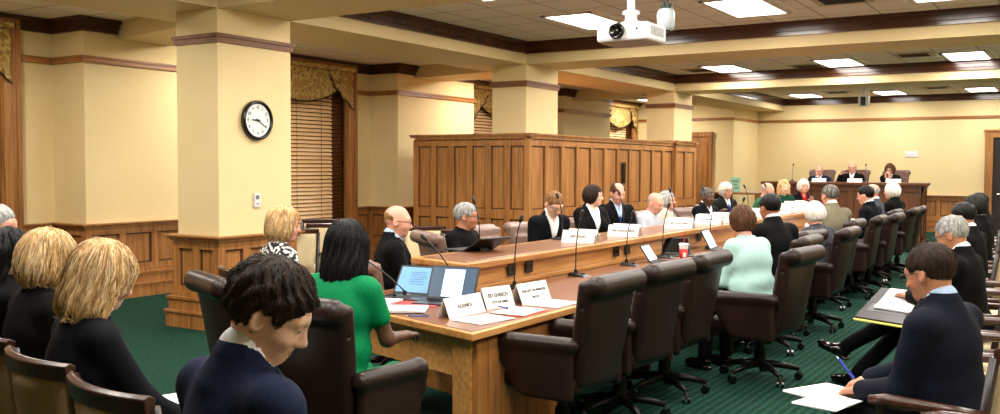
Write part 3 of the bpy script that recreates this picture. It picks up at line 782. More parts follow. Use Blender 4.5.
def hand_shape(sh, wrist, fdir, pn, side, curl, k=1., thick=1.):
    """palm, four bent fingers of different length and a thumb leaving the side near the base"""
    f = nrm(fdir); n = nrm(pn - f * (pn @ f)); s = np.cross(f, n)
    sh.box(wrist + f * .048 * k, np.array([.04, .048, .013]) * k * thick, .012 * k, np.stack([s, f, n], 1), k=.012)
    sh.cone(wrist - f * .01, wrist + f * .03 * k, .024 * k, .02 * k, k=.02)
    for i, (o, l) in enumerate(((-.03, .066), (-.0105, .076), (.0105, .072), (.03, .058))):
        p = wrist + f * (.09 - abs(o) * .12) * k + s * o * side * -1 * k; ang = 0; r = .0088 * k * thick
        for j, (fr_, cr) in enumerate(((.45, .55), (.32, 1.0), (.25, .8))):
            ang += R(curl * cr) * (1 + .08 * i); d = f * math.cos(ang) + n * math.sin(ang)
            e = p + d * l * fr_ * k; sh.cone(p, e, r, r * .92, k=.004); p = e; r *= .92
    b = wrist + f * .028 * k - s * side * -1 * -.0 + s * side * (.03) * k
    d = nrm(f * .72 + s * side * .62 + n * .35)
    e = b + d * .045 * k; sh.cone(b, e, .0125 * k * thick, .0105 * k * thick, k=.014)
    d = nrm(f * .9 + s * side * .12 + n * (.25 + curl / 90)); sh.cone(e, e + d * .032 * k, .0105 * k * thick, .009 * k * thick, k=.004)
PEOPLE = 0
def person(label, head, yaw, hy=0, hp=5, hr=0, lean=6, side=0, fem=False, vox=.012, skin_='fair', hair=('short', 'darkbrown'), top='jacket', topm='blacksuit', inner='white', tie=None,
           bottom='blacksuit', sleeve='long', hands=None, hcurl=(28, 28), hdir=None, knees=None, feet=None, base=0., seat=.46, glasses=False, fat=0., strands=0, vneck=.30, legs=True, hairp=None, crossed=False, chair=None, seatoff=.03):
    global PEOPLE
    PEOPLE += 1
    hx, hyy, hz = head
    pel0 = np.array([0, 0, base + seat + .10])
    Rt = RY_(side) @ RX_(-lean)
    hk = 1.0 if fem else 1.05
    Rh = RZ_(hy) @ RX_(-hp) @ RY_(hr)
    s = 1.0
    for _ in range(6):
        neck = pel0 + Rt @ np.array([0, -.005, .50 * s]); hc = neck + Rt @ np.array([0, .004, .05]) + RZ_(hy) @ RX_(-hp * .5) @ np.array([0, .025, .095]) * hk
        topz = hc[2] + .122 * hk
        s = min(1.16, max(.80, s + (hz - topz) / .5))
    dz = hz - topz
    if abs(dz) > .004: pel0 = pel0 + np.array([0, 0, dz]); neck = neck + [0, 0, dz]; hc = hc + [0, 0, dz]
    T = lambda x, y, z: pel0 + Rt @ np.array([x, y, z * s])
    sw = (.158 if fem else .182) + fat * .25
    H = Head(hc, Rh, hk)
    # world placement: head centre over the wanted spot
    yw = R(yaw); rt = np.array([hc[0] * math.cos(yw) - hc[1] * math.sin(yw), hc[0] * math.sin(yw) + hc[1] * math.cos(yw)])
    root = empty('person', (hx - rt[0], hyy - rt[1], 0), R(yaw), label=label, cat='person')
    th = Shape(.05)
    th.ell(T(0, 0, .0), (.165 + fat * .5, .125 + fat, .12)); th.ell(T(0, .015 + fat * .3, .16), (.14 + fat, .105 + fat, .15)); th.ell(T(0, .0, .34), (.158 + fat * .6, .108 + fat * .5, .16), Rt)
    th.cone(T(-sw + .03, -.008, .445), T(sw - .03, -.008, .445), .052); th.cone(T(0, -.01, .42), T(0, -.005, .53), .075, .05)
    if fem:
        for sx in (-1, 1): th.ell(T(sx * .07, .085, .32), (.066, .055, .066), Rt)
    nk = Shape(.03).cone(T(0, -.008, .46), hc + Rh @ np.array([0, -.02, -.05]) * hk, .058 if not fem else .046, .055 if not fem else .044)
    ar = Shape(.03); arg = Shape(.03); hs_ = Shape(.012); k_ = .94 if fem else 1.0
    hands = hands or ((-.16, .36, .22), (.16, .36, .22))
    wr = []
    for i, sx in enumerate((-1, 1)):
        S = T(sx * sw, -.01, .435); W = np.array(hands[i]) + np.array([0, 0, base + seat]); a, b = .285 * k_, .25 * k_
        E_, W = ik(S, W, a, b, np.array([sx * .32, -.5, -1.0]))
        ar.cone(S, E_, .05 * k_, .039 * k_).cone(E_, W, .039 * k_, .026 * k_)
        if sleeve == 'long': arg.cone(S, E_, .05 * k_, .041 * k_).cone(E_, E_ + (W - E_) * .93, .041 * k_, .034 * k_)
        elif sleeve == 'short': arg.cone(S, S + (E_ - S) * .55, .052 * k_, .05 * k_)
        f = nrm(W - E_); 
        fd = f if hdir is None or hdir[i] is None else nrm(np.array(hdir[i][0], float)); pn = np.array([0, 0, -1.]) if hdir is None or hdir[i] is None or len(hdir[i]) < 2 else np.array(hdir[i][1], float)
        if abs(fd @ nrm(pn)) > .95: pn = np.array([-sx, 0, .2])
        hand_shape(hs_, W, fd, pn, sx * (1 if True else -1), hcurl[i], k_ * .98, 1.0 if vox < .011 else 1.15); wr.append((W, f, E_))
    lg = Shape(.04); lgg = Shape(.05); ank = []
    knees = knees or ((-.11, .44, .53), (.11, .44, .53)); feet = feet or ((-.12, .46, .09), (.12, .46, .09))
    for i, sx in enumerate((-1, 1)):
        Hp = pel0 + np.array([sx * .09, 0.02, -.02]); K = np.array(knees[i]) + [0, 0, base]; A = np.array(feet[i]) + [0, 0, base]
        lg.cone(Hp, K, .08, .056).cone(K, A, .052, .036); lgg.cone(Hp, K, .09, .064).cone(K, A + nrm(K - A) * .03, .062, .055); ank.append((K, A))
    lo, hi = [], []
    for q in (th, ar, lg if legs else th): a_, b_ = q.bounds(.04); lo.append(a_); hi.append(b_)
    for (W, f, e) in wr: lo.append(W - .24); hi.append(W + .24)
    lo.append(hc - .18); hi.append(hc + .18); lo = np.min(lo, 0); hi = np.max(hi, 0)
    det = vox < .009
    def body(P):
        d = np.full(len(P), .3)
        d = smin(d, th(P) + .004, .03); d = smin(d, ar(P), .03)
        if legs: d = smin(d, lg(P), .04)
        d = smin(d, nk(P), .03)
        m = ((P - hc) ** 2).sum(1) < .3 ** 2
        if m.any(): d[m] = smin(d[m], H.face(P[m], det), .02)
        for (W, f, e) in wr:
            m = ((P - W) ** 2).sum(1) < .3 ** 2
            if m.any(): d[m] = smin(d[m], hs_(P[m]), .01)
        return d
    def mfn(c):
        q = H.q(c); lip = (np.abs(q[:, 0]) < .021) & (q[:, 1] > .08) & (np.abs(q[:, 2] + .0575) < .0075)
        return lip.astype(int)
    sdf_obj('body', body, lo, hi, vox, None, root, mfn, [SK[skin_], LIP[skin_]])
    def toroot(v): return Vector(tuple(v))
    # eyes
    mb = MB()
    Hm = Matrix.Translation(toroot(hc)) @ Matrix([list(map(float, r_)) for r_ in Rh]).to_4x4() @ Matrix.Scale(hk, 4)
    for sx in (-1, 1):
        c = Hm @ Vector((sx * .031, .075, .006))
        bm = bmesh.new(); bmesh.ops.create_uvsphere(bm, u_segments=12, v_segments=8, radius=.0118)
        axis = Hm.to_3x3().normalized() @ Vector((0, math.cos(R(18)), -math.sin(R(18)))) if hp > 15 else Hm.to_3x3().normalized() @ Vector((0, 1, 0))
        for f_ in bm.faces:
            mb.add([v.co + c for v in f_.verts], [tuple(range(len(f_.verts)))], 1 if f_.calc_center_median().normalized().dot(axis) > .80 else 0)
        bm.free()
    mb.build('eyes', [eyew, iris], root, fix=False)
    # brows
    hst, hcol = hair if hair else (None, 'gray')
    mb = MB()
    for sx in (-1, 1): mb.tube([Hm @ Vector((sx * a_, b_, c_)) for a_, b_, c_ in ((.014, .088, .026), (.03, .085, .031), (.046, .074, .027))], [.003, .0035, .002], 6)
    mb.build('eyebrows', HM[hcol], root, smooth=True)
    if hst:
        hp_ = dict(vol=0., L=.14, amp=.004); hp_.update(hairp or {})
        fn = H.hair(hst, **hp_); e = .2 + hp_['L'] * .8
        ho = sdf_obj('hair', fn, hc - [.17, .2, e if hst in ('long', 'bob') else .2], hc + [.17, .2, .2], min(vox, .009), HM[hcol], root)
        if strands: grow(root, ho, fn, H, hcol, hst, strands, hp_)
    # garments
    Rti = Rt
    def tq(P): q = (P - pel0) @ Rti; q = q.copy(); q[:, 2] /= s; return q
    ntop = T(0, -.005, .5); ndir = nrm(hc - ntop)
    def top_fn(P):
        inf = .02 if top == 'jacket' else .013
        d = smin(th(P, inf), arg(P, inf * .8 if sleeve != 'none' else -.3), .035) if sleeve != 'none' else th(P, inf)
        d = d - .0035 * folds(P, 17, hx) 
        q = tq(P)
        nc = cone(P, ntop - ndir * .06, ntop + ndir * .12, .07 if top != 'jacket' else .066, .06)
        if top == 'jacket':
            col = cone(P, ntop - ndir * .05 + Rt @ np.array([0, -.006, 0]), ntop + Rt @ np.array([0, -.012, .022]), .098, .078)
            d = smin(d, col, .02)
            wz = (q[:, 2] - vneck); wedge = np.maximum(np.abs(q[:, 0]) - np.clip(wz, 0, .3) * .25, np.maximum(-(q[:, 1] - .0), -wz))
            lap = np.clip(1 - np.abs(wedge - .018) / .03, 0, 1) * (q[:, 1] > .03) * (wz > -.02)
            d = d - .006 * (lap > .25)
            d = smax(d, -wedge, .004)
        if top in ('shirt', 'polo'):
            col = cone(P, ntop - ndir * .03, ntop + ndir * .018, .075, .066); d = smin(d, col, .012)
        d = smax(d, -nc, .006)
        return d
    l2, h2 = th.bounds(.06)
    if sleeve != 'none':
        a_, b_ = arg.bounds(.05); l2 = np.minimum(l2, a_); h2 = np.maximum(h2, b_)
    sdf_obj({'jacket': 'jacket', 'shirt': 'shirt', 'polo': 'polo_shirt', 'tee': 'top', 'dress': 'dress'}[top], top_fn, l2, h2, max(vox, .007), C_[topm], root)
    if top == 'jacket':
        def shirt(P):
            d = th(P, .011); col = cone(P, ntop - ndir * .04, ntop + Rt @ np.array([0, -.010, .044]), .082, .071)
            d = smin(d, col, .01)
            d = smax(d, -cone(P, ntop - ndir * .02, ntop + ndir * .12, .056 if not fem else .05, .056), .003)
            q = tq(P); wz = q[:, 2] - .455
            return smax(d, -np.maximum(np.abs(q[:, 0]) - np.clip(wz, 0, .2) * (.5 if not tie else .25), np.maximum(-q[:, 1], -wz)), .004)
        l3, h3 = th.bounds(.04)
        sh = sdf_obj('shirt', shirt, l3, h3 + [0, 0, .06], max(vox, .006), C_[inner], root)
        mb = MB()
        for (W, f, e) in wr: mb.cyl(e + (W - e) * .88, e + (W - e) * 1.0, .037 * k_, .035 * k_, 16)
        mb.build('cuffs', C_[inner], root, smooth=True)
        if tie:
            pts = [T(0, .062, .485), T(0, .095, .45), T(0, .127, .38), T(0, .133 + fat * .5, .28), T(0, .13 + fat, .16)]
            mb = MB()
            ws = [.014, .017, .021, .028, .034]
            X_ = Vector(tuple(Rt @ np.array([1., 0, 0]))); Y_ = Vector(tuple(Rt @ np.array([0, 1., 0])))
            vs_ = []
            for p, w_ in zip(pts, ws):
                p = Vector(tuple(p)); vs_ += [p - X_ * w_, p + Y_ * .008, p + X_ * w_, p - Y_ * .006]
            fs = [(k * 4 + i, k * 4 + (i + 1) % 4, k * 4 + 4 + (i + 1) % 4, k * 4 + 4 + i) for k in range(4) for i in range(4)] + [(0, 1, 2, 3), (19, 18, 17, 16)]
            mb.add(vs_, fs).build('tie', C_[tie], root)
    if legs:
        def bot(P):
            d = lgg(P, .0); d = smin(d, ell(P, T(0, 0, -.005), (.172 + fat * .5, .128 + fat, .11)), .05)
            return d - .003 * folds(P, 15, 2)
        l3, h3 = lgg.bounds(.06); sdf_obj('trousers' if not fem or not crossed else 'trousers', bot, l3, np.maximum(h3, T(0, 0, .12) + .2), max(vox, .009), C_[bottom], root)
        for i, (K, A) in enumerate(ank):
            fy = nrm(np.array([(-.1, .1)[i], 1, 0]) if feet is None or A[2] < base + .12 else np.array([(-.1, .1)[i], 1, .35]))
            def shoe(P, A=A, fy=fy):
                up = np.array([0, 0, 1.]); up = nrm(up - fy * (up @ fy)); B_ = np.stack([np.cross(fy, up), fy, up], 1); q = (P - A) @ B_
                d = ell(q, (0, .01, -.028), (.042, .062, .05)); d = smin(d, ell(q, (0, .11, -.048), (.047, .095, .034)), .05)
                d = smax(d, -(q[:, 2] + .078), .004); heel = rbox(q, (0, -.02, -.076), (.036, .034, .012), .006)
                sole = rbox(q, (0, .07, -.072), (.043, .12, .006), .005); sole = smax(sole, ell(q, (0, .07, -.07), (.05, .14, .05)), .004)
                return np.minimum(np.minimum(d, heel), sole)
            sdf_obj('shoe', shoe, A - .24, A + .26, max(vox, .008), C_['shoe'], root)
    if glasses:
        mb = MB()
        for sx in (-1, 1):
            cpts = [Hm @ Vector((sx * .032 + .023 * math.cos(t), .1 - abs(.023 * math.cos(t) * sx * .0), .004 + .017 * math.sin(t))) for t in np.linspace(0, 2 * math.pi, 15)]
            mb.tube(cpts, .0022, 6); mb.tube([Hm @ Vector(p) for p in ((sx * .055, .099, .01), (sx * .079, .07, .012), (sx * .084, .0, .01))], .0022, 6)
        mb.tube([Hm @ Vector(p) for p in ((-.01, .1, .006), (0, .104, .01), (.01, .1, .006))], .002, 6)
        mb.build('glasses', black_m, root, smooth=True)
    person.last = dict(root=root, H=H, wr=wr, T=T, hc=hc, Hm=Hm)
    if chair is not None:
        o = chair(root.location.x + seatoff * -math.sin(root.rotation_euler.z), root.location.y + seatoff * math.cos(root.rotation_euler.z), (-math.sin(root.rotation_euler.z), math.cos(root.rotation_euler.z)))
    return root
def grow(root, ho, fn, H, hcol, style, n, hp_):
    """strand curves combed over the hair volume"""
    rng = np.random.RandomState(n)
    me = ho.data; V = np.empty(len(me.vertices) * 3, np.float32); me.vertices.foreach_get('co', V); V = V.reshape(-1, 3).astype(float)
    q = H.q(V)
    if style in ('long', 'bob'):
        ok = q[:, 2] > -.06
    else: ok = q[:, 2] > -.09
    V = V[ok]; p = V[rng.randint(0, len(V), n)]; crown = H.c + H.R @ np.array([0, -.045, .125]) * H.k
    def grad(P):
        e = .003; g = np.stack([fn(P + np.eye(3)[i] * e) - fn(P - np.eye(3)[i] * e) for i in range(3)], 1); return g / np.maximum(np.linalg.norm(g, axis=1), 1e-9)[:, None]
    steps, st = (14, .017) if style in ('long', 'bob') else (4, .006)
    path = [p]; lift = rng.uniform(-.001, .004, n) if style in ('long', 'bob') else rng.uniform(-.001, .0035, n)
    lat = rng.normal(0, .25, (n, 3))
    for k in range(steps):
        g = grad(p)
        down = H.R @ np.array([0, -.1, -1.]) * .5 + np.array([0, 0, -.6])
        away = p - crown; away /= np.linalg.norm(away, axis=1)[:, None]
        dvec = away * .8 + down if style in ('long', 'bob') else away * .8 + H.R @ np.array([0, .35, -.35]) 
        dvec = dvec + lat * (.35 if style in ('long', 'bob') else 1.1) + .15 * np.sin(p[:, [2]] * 60 + lat[:, [0]] * 9) * lat
        dvec = dvec - g * (dvec * g).sum(1)[:, None]; dvec /= np.maximum(np.linalg.norm(dvec, axis=1), 1e-9)[:, None]
        p = p + dvec * st; f = fn(p); p = p - g * (f - lift)[:, None] * .8; path.append(p)
    path = np.stack(path, 1)
    cu = bpy.data.curves.new('hair_strands', 'CURVE'); cu.dimensions = '3D'; cu.bevel_depth = .0011; cu.bevel_resolution = 0; cu.use_fill_caps = False
    sh = STR[hcol]
    for m in sh: cu.materials.append(m)
    for i in range(n):
        sp = cu.splines.new('POLY'); L = path.shape[1]; sp.points.add(L - 1)
        sp.points.foreach_set('co', np.concatenate([path[i], np.ones((L, 1))], 1).ravel()); sp.points.foreach_set('radius', np.linspace(1, .35, L)); sp.material_index = int(rng.randint(0, 3))
    o = bpy.data.objects.new('hair_strands', cu); COL.objects.link(o); o.parent = ho; o['kind'] = 'stuff'
STR = {}
for k, (a, b, c) in dict(blond=((150, 112, 66), (206, 170, 116), (240, 218, 176)), black=((6, 6, 7), (14, 12, 13), (30, 26, 26)), darkbrown=((20, 13, 9), (42, 27, 19), (72, 50, 36)), pepper=((34, 32, 31), (66, 62, 58), (120, 114, 108)), gray=((110, 110, 108), (160, 160, 158), (206, 206, 204)), brown=((46, 28, 16), (84, 54, 32), (120, 84, 54))).items():
    STR[k] = [M('strand_%s_%d' % (k, i), x, .5, spec=.25) for i, x in enumerate((a, b, c))]

# ------------------------------------------------------------------ desks
LT = .75; LX = -2.82; FX = -3.755; UT = .97
def slab(poly, z0, z1, name, m, parent): return MB().prism(poly, z0, z1).build(name, m, parent, bevel=.006)
desk = empty('hearing_desk', (-3.3, 8, 0), label='long honey oak lower desk with brown top running towards the dais', cat='desk')
def dpt(l): return [(x + 3.3, y - 8) for x, y in l]
low = [(LX, 4.21), (LX, 15.2), (-3.35, 16.3), (-4.2, 16.3), (FX, 15.0), (FX, 5.42), (-4.36, 5.6), (-4.36, 4.71)]
def inset(l, d):
    n = len(l); out = []
    for i in range(n):
        p0, p1, p2 = Vector(l[i - 1]), Vector(l[i]), Vector(l[(i + 1) % n])
        a = (p1 - p0).normalized(); b = (p2 - p1).normalized(); na = Vector((-a.y, a.x)); nb = Vector((-b.y, b.x)); m_ = (na + nb).normalized()
        k = d / max(m_.dot(na), .3); out.append(tuple(p1 + m_ * k))
    return out
ar_ = sum(low[i][0] * low[(i + 1) % len(low)][1] - low[(i + 1) % len(low)][0] * low[i][1] for i in range(len(low))) / 2
sg = 1 if ar_ > 0 else -1
slab(dpt(low), LT - .045, LT - .004, 'top_edge', desk_y, desk)
slab(dpt(inset(low, .035 * sg)), LT - .03, LT, 'desktop', top_y, desk)
mb = MB()
e0 = Vector((LX, 4.21)); ed = (Vector((-3.66, 4.5)) - e0).normalized(); en = Vector((-ed.y, ed.x)); en = en if en.y > 0 else -en
def quadbox(mb, p, u, v, a0, a1, b0, b1, z0, z1):
    P = [p + u * a + v * b for a, b in ((a0, b0), (a1, b0), (a1, b1), (a0, b1))]; mb.prism([(q.x + 3.3, q.y - 8) for q in P], z0, z1)
mb.prism(dpt([(-2.9, 4.31), (-2.9, 5.36), (-3.06, 5.36), (-3.06, 4.365)]), 0, LT - .045)      # end pedestal
mb.prism(dpt([(-3.1, 4.42), (-3.1, 4.47), (-4.2, 4.82), (-4.2, 4.77)]), .45, LT - .045)
mb.build('end_panel', desk_y, desk)
MB().box(-2.9 + 3.3, -2.87 + 3.3, 4.33 - 8, 5.34 - 8, .0, LT - .07).build('pedestal_face', oak_z, desk)
mb = MB()
for yy in (6.9, 8.9, 10.9, 12.9, 14.8): mb.box(-3.6 + 3.3, -2.95 + 3.3, yy - 8, yy + .04 - 8, 0, LT - .045)
mb.box(FX + 3.3, FX + .05 + 3.3, 5.5 - 8, 15.0 - 8, 0, LT - .045)
mb.build('modesty_panel', chairw, desk)
up = empty('council_desk', (-4, 8, 0), label='raised honey oak desk behind the lower desk with a rounded front ledge', cat='desk')
U0 = (-3.70, 5.44); upl = [(-3.70, 5.44), (-3.70, 14.95), (-4.25, 16.35), (-4.85, 16.1), (-4.34, 14.85), (-4.34, 5.64)]
shf = lambda l: [(x + 4, y - 8) for x, y in l]
ar_ = sum(upl[i][0] * upl[(i + 1) % len(upl)][1] - upl[(i + 1) % len(upl)][0] * upl[i][1] for i in range(len(upl))) / 2; sg = 1 if ar_ > 0 else -1
slab(shf(upl), UT - .05, UT - .006, 'ledge', desk_y, up)
slab(shf(inset(upl, .07 * sg)), UT - .03, UT, 'desktop', top_y, up)
bd = inset(upl, .06 * sg)
for k_, nm_ in ((0, 'front_panel'), (1, 'front_panel'), (5, 'end_panel'), (2, 'end_panel')):
    p_, q_ = Vector(bd[k_]), Vector(bd[(k_ + 1) % 6]); d_ = (q_ - p_).normalized(); n_ = Vector((-d_.y, d_.x)) * sg
    MB().prism(shf([tuple(p_), tuple(q_), tuple(q_ + n_ * .03), tuple(p_ + n_ * .03)]), 0, UT - .045).build(nm_, desk_y, up)
bd2 = inset(upl, .045 * sg)
MB().prism(shf(bd2), LT, LT + .035).build('base_moulding', desk_y, up, bevel=.006)
MB().prism(shf(bd2), UT - .075, UT - .05).build('ledge_moulding', desk_y, up, bevel=.006)
tag(MB().box(-6.9, -4.35, 6.6, 16.6, 0, .1).build('floor_platform', carpet_m), 'low carpeted platform under the upper seats', None, None, 'structure')

# ------------------------------------------------------------------ chairs
def make_exec(lm, h=1.06):
    root = empty('leather_chair')
    z1 = h - .06
    back = Shape(.05)
    t0 = np.array([0, -.235, .44]); t1 = np.array([0, -.325, z1])
    d = nrm(t1 - t0); Rm = np.stack([np.array([1., 0, 0]), nrm(np.cross(d, [1, 0, 0])), d], 1)
    def backf(P):
        q = (P - (t0 + t1) / 2) @ Rm; hh = np.linalg.norm(t1 - t0) / 2
        q = q.copy(); f = np.clip((q[:, 2] + hh) / (2 * hh), 0, 1); q[:, 0] /= (.84 + .16 * f); q[:, 1] += .05 * (q[:, 0] / .28) ** 2 * -1.0 * .6
        e = np.abs(q) - np.array([.285 - .035, .048 - .035, hh + .02 - .035]); b = np.linalg.norm(np.maximum(e, 0), axis=1) + np.minimum(e.max(1), 0) - .035
        cush = rbox(q, (0, .05, -.04), (.23, .035, hh * .8), .03)
        roll = cone(P, t1 + [-.235, -.03, -.005], t1 + [.235, -.03, -.005], .062, .062)
        groove = cone(P, t1 + [-.3, .04, -.12], t1 + [.3, .04, -.12], .008, .008)
        return smax(smin(smin(b, cush, .02), roll, .025), -groove, .01)
    sdf_obj('backrest', backf, (-.36, -.48, .36), (.36, -.08, h + .06), .0115, lm, root)
    def seatf(P):
        c = rbox(P, (0, .03, .44), (.255, .27, .065), .045); c = smin(c, ell(P, (0, .04, .49), (.22, .23, .04)), .03); return c
    sdf_obj('seat', seatf, (-.3, -.28, .34), (.3, .34, .56), .0125, lm, root)
    for sx in (-1, 1):
        def armf(P):
            x = sx * (.285 + .0); pan = rbox(P, (x, -.0, .50), (.032, .235, .15), .028)
            q = P - np.array([x, .0, .5]); pan = smax(pan, (q @ nrm(np.array([0, .75, -.6]))) - .17, .03)
            top_ = cone(P, (x, -.22, .665), (x, .2, .655), .046, .05); front = cone(P, (x, .2, .65), (x, .215, .56), .048, .034)
            return smin(smin(pan, top_, .02), front, .03)
        sdf_obj('armrest', armf, (sx * .285 - .09, -.32, .3), (sx * .285 + .09, .32, .75), .0115, lm, root)
    MB().cyl((0, 0, .1), (0, 0, .38), .032, n=14).cyl((0, 0, .1), (0, 0, .24), .045, n=14).box(-.14, .14, -.16, .16, .36, .385).build('column', dmetal, root)
    for k in range(5):
        a = 2 * math.pi * k / 5 + .3; c, s_ = math.cos(a), math.sin(a)
        MB().tube([(c * .03, s_ * .03, .13), (c * .17, s_ * .17, .115), (c * .30, s_ * .30, .085)], [.034, .026, .019], 8).build('leg', dmetal, root, smooth=True)
        mb = MB(); ca = a + 1.1; u = Vector((math.cos(ca), math.sin(ca), 0)); p = Vector((c * .30, s_ * .30, .03))
        for sg in (-1, 1): mb.cyl(p + u * sg * .010, p + u * sg * .027, .03, n=14)
        mb.build('caster', blackg, root)
        MB().cyl((c * .30, s_ * .30, .03), (c * .30, s_ * .30, .09), .009, n=8).cyl((c * .30, s_ * .30, .058), (c * .30, s_ * .30, .075), .017, n=12).build('caster_pin', metal_m, root)
    return root
def make_aud(fm, arms=True):
    """wood framed chair with curved top rail and padded back"""
    root = empty('armchair')
    def arc(z, r0, n=10, half=.26, sag=.05, y0=-.24):
        return [Vector((-half + 2 * half * k / n, y0 - sag * (1 - ((k / n) * 2 - 1) ** 2) - (z - .45) * .16, z)) for k in range(n + 1)]
    mb = MB(); a = arc(.93, 0); n = len(a); vs_ = []
    for p in a:
        for dy, dz in ((-.016, -.035), (.016, -.035), (.02, .02), (.0, .032), (-.02, .02)): vs_.append(p + Vector((0, dy, dz)))
    fs = [(k * 5 + i, k * 5 + (i + 1) % 5, k * 5 + 5 + (i + 1) % 5, k * 5 + 5 + i) for k in range(n - 1) for i in range(5)] + [tuple(range(5)), tuple(range((n - 1) * 5, n * 5))]
    mb.add(vs_, fs).build('top_rail', chairw, root, bevel=.004)
    mb = MB(); r0 = arc(.52, 0, half=.2); r1 = arc(.905, 0, half=.225); vs_ = []
    for i in range(11):
        for j in range(7):
            p = r0[i].lerp(r1[i], j / 6); b = .018 * (1 - (i / 5 - 1) ** 4) * (1 - (j / 3 - 1) ** 4)
            vs_ += [p + Vector((0, .018 + b, 0)), p + Vector((0, -.018 - b * .6, 0))]
    fs = []
    I = lambda i, j, s: (i * 7 + j) * 2 + s
    for i in range(10):
        for j in range(6):
            fs += [(I(i, j, 0), I(i + 1, j, 0), I(i + 1, j + 1, 0), I(i, j + 1, 0)), (I(i, j, 1), I(i, j + 1, 1), I(i + 1, j + 1, 1), I(i + 1, j, 1))]
    for i in range(10): fs += [(I(i, 0, 0), I(i, 0, 1), I(i + 1, 0, 1), I(i + 1, 0, 0)), (I(i, 6, 0), I(i + 1, 6, 0), I(i + 1, 6, 1), I(i, 6, 1))]
    for j in range(6): fs += [(I(0, j, 0), I(0, j + 1, 0), I(0, j + 1, 1), I(0, j, 1)), (I(10, j, 0), I(10, j, 1), I(10, j + 1, 1), I(10, j + 1, 0))]
    mb.add(vs_, fs).build('back_pad', fm, root, smooth=True)
    for sx in (-1, 1):
        MB().tube([(sx * .22, -.22, .0), (sx * .235, -.22, .42), (sx * .25, -.30, .92)], [.018, .024, .02], 8).build('rear_post', chairk, root, smooth=True)
        MB().tube([(sx * .235, .2, 0), (sx * .24, .2, .40)], [.016, .022], 8).build('leg', chairk, root)
        if arms:
            MB().tube([(sx * .27, -.28, .69), (sx * .285, -.1, .685), (sx * .285, .12, .675), (sx * .28, .2, .66)], [.018, .024, .028, .022], 8).build('armrest', chairw, root, smooth=True)
            MB().tube([(sx * .24, .17, .4), (sx * .275, .16, .65)], .015, 8).build('arm_post', chairk, root)
    sdf_obj('seat_pad', lambda P: rbox(P, (0, -.0, .445), (.235, .235, .045), .035), (-.27, -.27, .36), (.27, .27, .52), .018, fm, root)
    MB().box(-.235, .235, -.22, .22, .36, .41).build('seat_frame', chairk, root, bevel=.006)
    return root
def put(proto, used, x, y, rz, label, cat, group):
    o = proto if not used[0] else copy_tree(proto); used[0] = True
    o.location = (x, y, 0) if not isinstance(y, tuple) else (x, y[0], y[1]); o.rotation_euler = (0, 0, rz)
    return tag(o, label, cat, group)
exm = make_exec(M('mid_leather', (104, 72, 60), .4, col2=(90, 60, 50), nscale=(60, 60, 60), bs=.12), 1.10); um = [False]; EM = lambda x, y, d, label, g='leather chairs behind the dais', z=0: put(exm, um, x, (y, z), face_to(*d), label, 'desk chair', g)
exb = make_exec(leather); ub = [False]; ext = make_exec(leather_t, .96); ut = [False]
EX = lambda x, y, d, label, g='brown leather desk chairs', z=0: put(exb, ub, x, (y, z), face_to(*d), label, 'desk chair', g)
ET = lambda x, y, d, label, g='taupe leather chairs behind the raised desk', z=0: put(ext, ut, x, (y, z), face_to(*d), label, 'desk chair', g)
# right hand row at the lower desk; seat centre sits .3 in front of the back
rowd = [(4.86, (-1, .04), 'empty brown leather chair nearest the desk corner, first of its row'),
        (5.66, (-1, .08), 'empty brown leather chair, second of its row from the desk corner'),
        (6.42, (-1, .02), 'empty brown leather chair just before the woman in the mint jacket'),
        (9.25, (-1, .1), 'brown leather chair pulled up between the dark haired man and the white haired woman'),
        (12.55, (-1, -.05), 'brown leather chair just past the man in the khaki jacket'),
        (15.9, (-1, -.1), 'brown leather chair standing farthest along the row, before the dais')]
for y, d, l in rowd: EX(-2.62, y, d, l)
EX(-3.98, 3.86, (.4, .92), 'empty brown leather armchair seen from behind, left of the seated man in navy', 'brown leather chairs at the near desk end')
ET(-4.95, 7.95, (1, -.1), 'empty taupe leather chair between the man in the polo shirt and the young man', z=.1)
aud_b = make_aud(beige_f); uab = [False]; aud_c = make_aud(cream_f); uac = [False]
AB = lambda x, y, d, l: put(aud_b, uab, x, (y, 0), face_to(*d), l, 'chair', 'wood framed audience chairs with tan pads')
AC_ = lambda x, y, d, l, g='cream padded audience chairs along the right side': put(aud_c, uac, x, (y, 0), face_to(*d), l, 'chair', g)
dd = (.16, .99)
AB(-2.58, 2.17, dd, 'tan padded wooden chair nearest the seated man in navy, empty')
ry = [3.75, None, 5.1, 5.78, 6.42, None, 7.95, 8.6, None, 10.1, None, 11.75, None, 13.6, 14.3]
rl = ['just before the man writing', 'of the man in navy writing', 'first empty one past the man writing', 'second empty one past the man writing', 'third past the man writing', 'of the silver haired man with the notebook', 'next beyond the silver haired man',
      'second beyond the silver haired man', 'of the dark haired man behind the silver haired one', 'after the dark haired man', 'second after the dark haired man', 'of the person in black farther back', 'beyond the person in black', 'of the farthest listener', 'standing last before the door']
for y, l in zip(ry, rl):
    if y is not None: AC_(-.42 - (y - 4.4) * .066, y, (-1, .06), 'cream padded wooden chair in the right row, ' + l)
for x, y, d, l in [(-8.3, 8.85, (.5, -.85), 'cream padded chair under the blind beside the clock column'), (-7.6, 8.2, (.5, -.85), 'cream padded chair beside the blond woman in the print jacket'), (-6.3, 8.5, (.7, -.7), 'cream padded chair behind the bald man, against the wainscot'), (-5.65, 8.3, (.6, -.8), 'cream padded chair between the bald man and the man in the black polo'), (-7.15, 7.3, (.7, -.7), 'cream padded chair behind the woman in green')]:
    AC_(x, y, d, l, 'cream padded chairs by the windows')

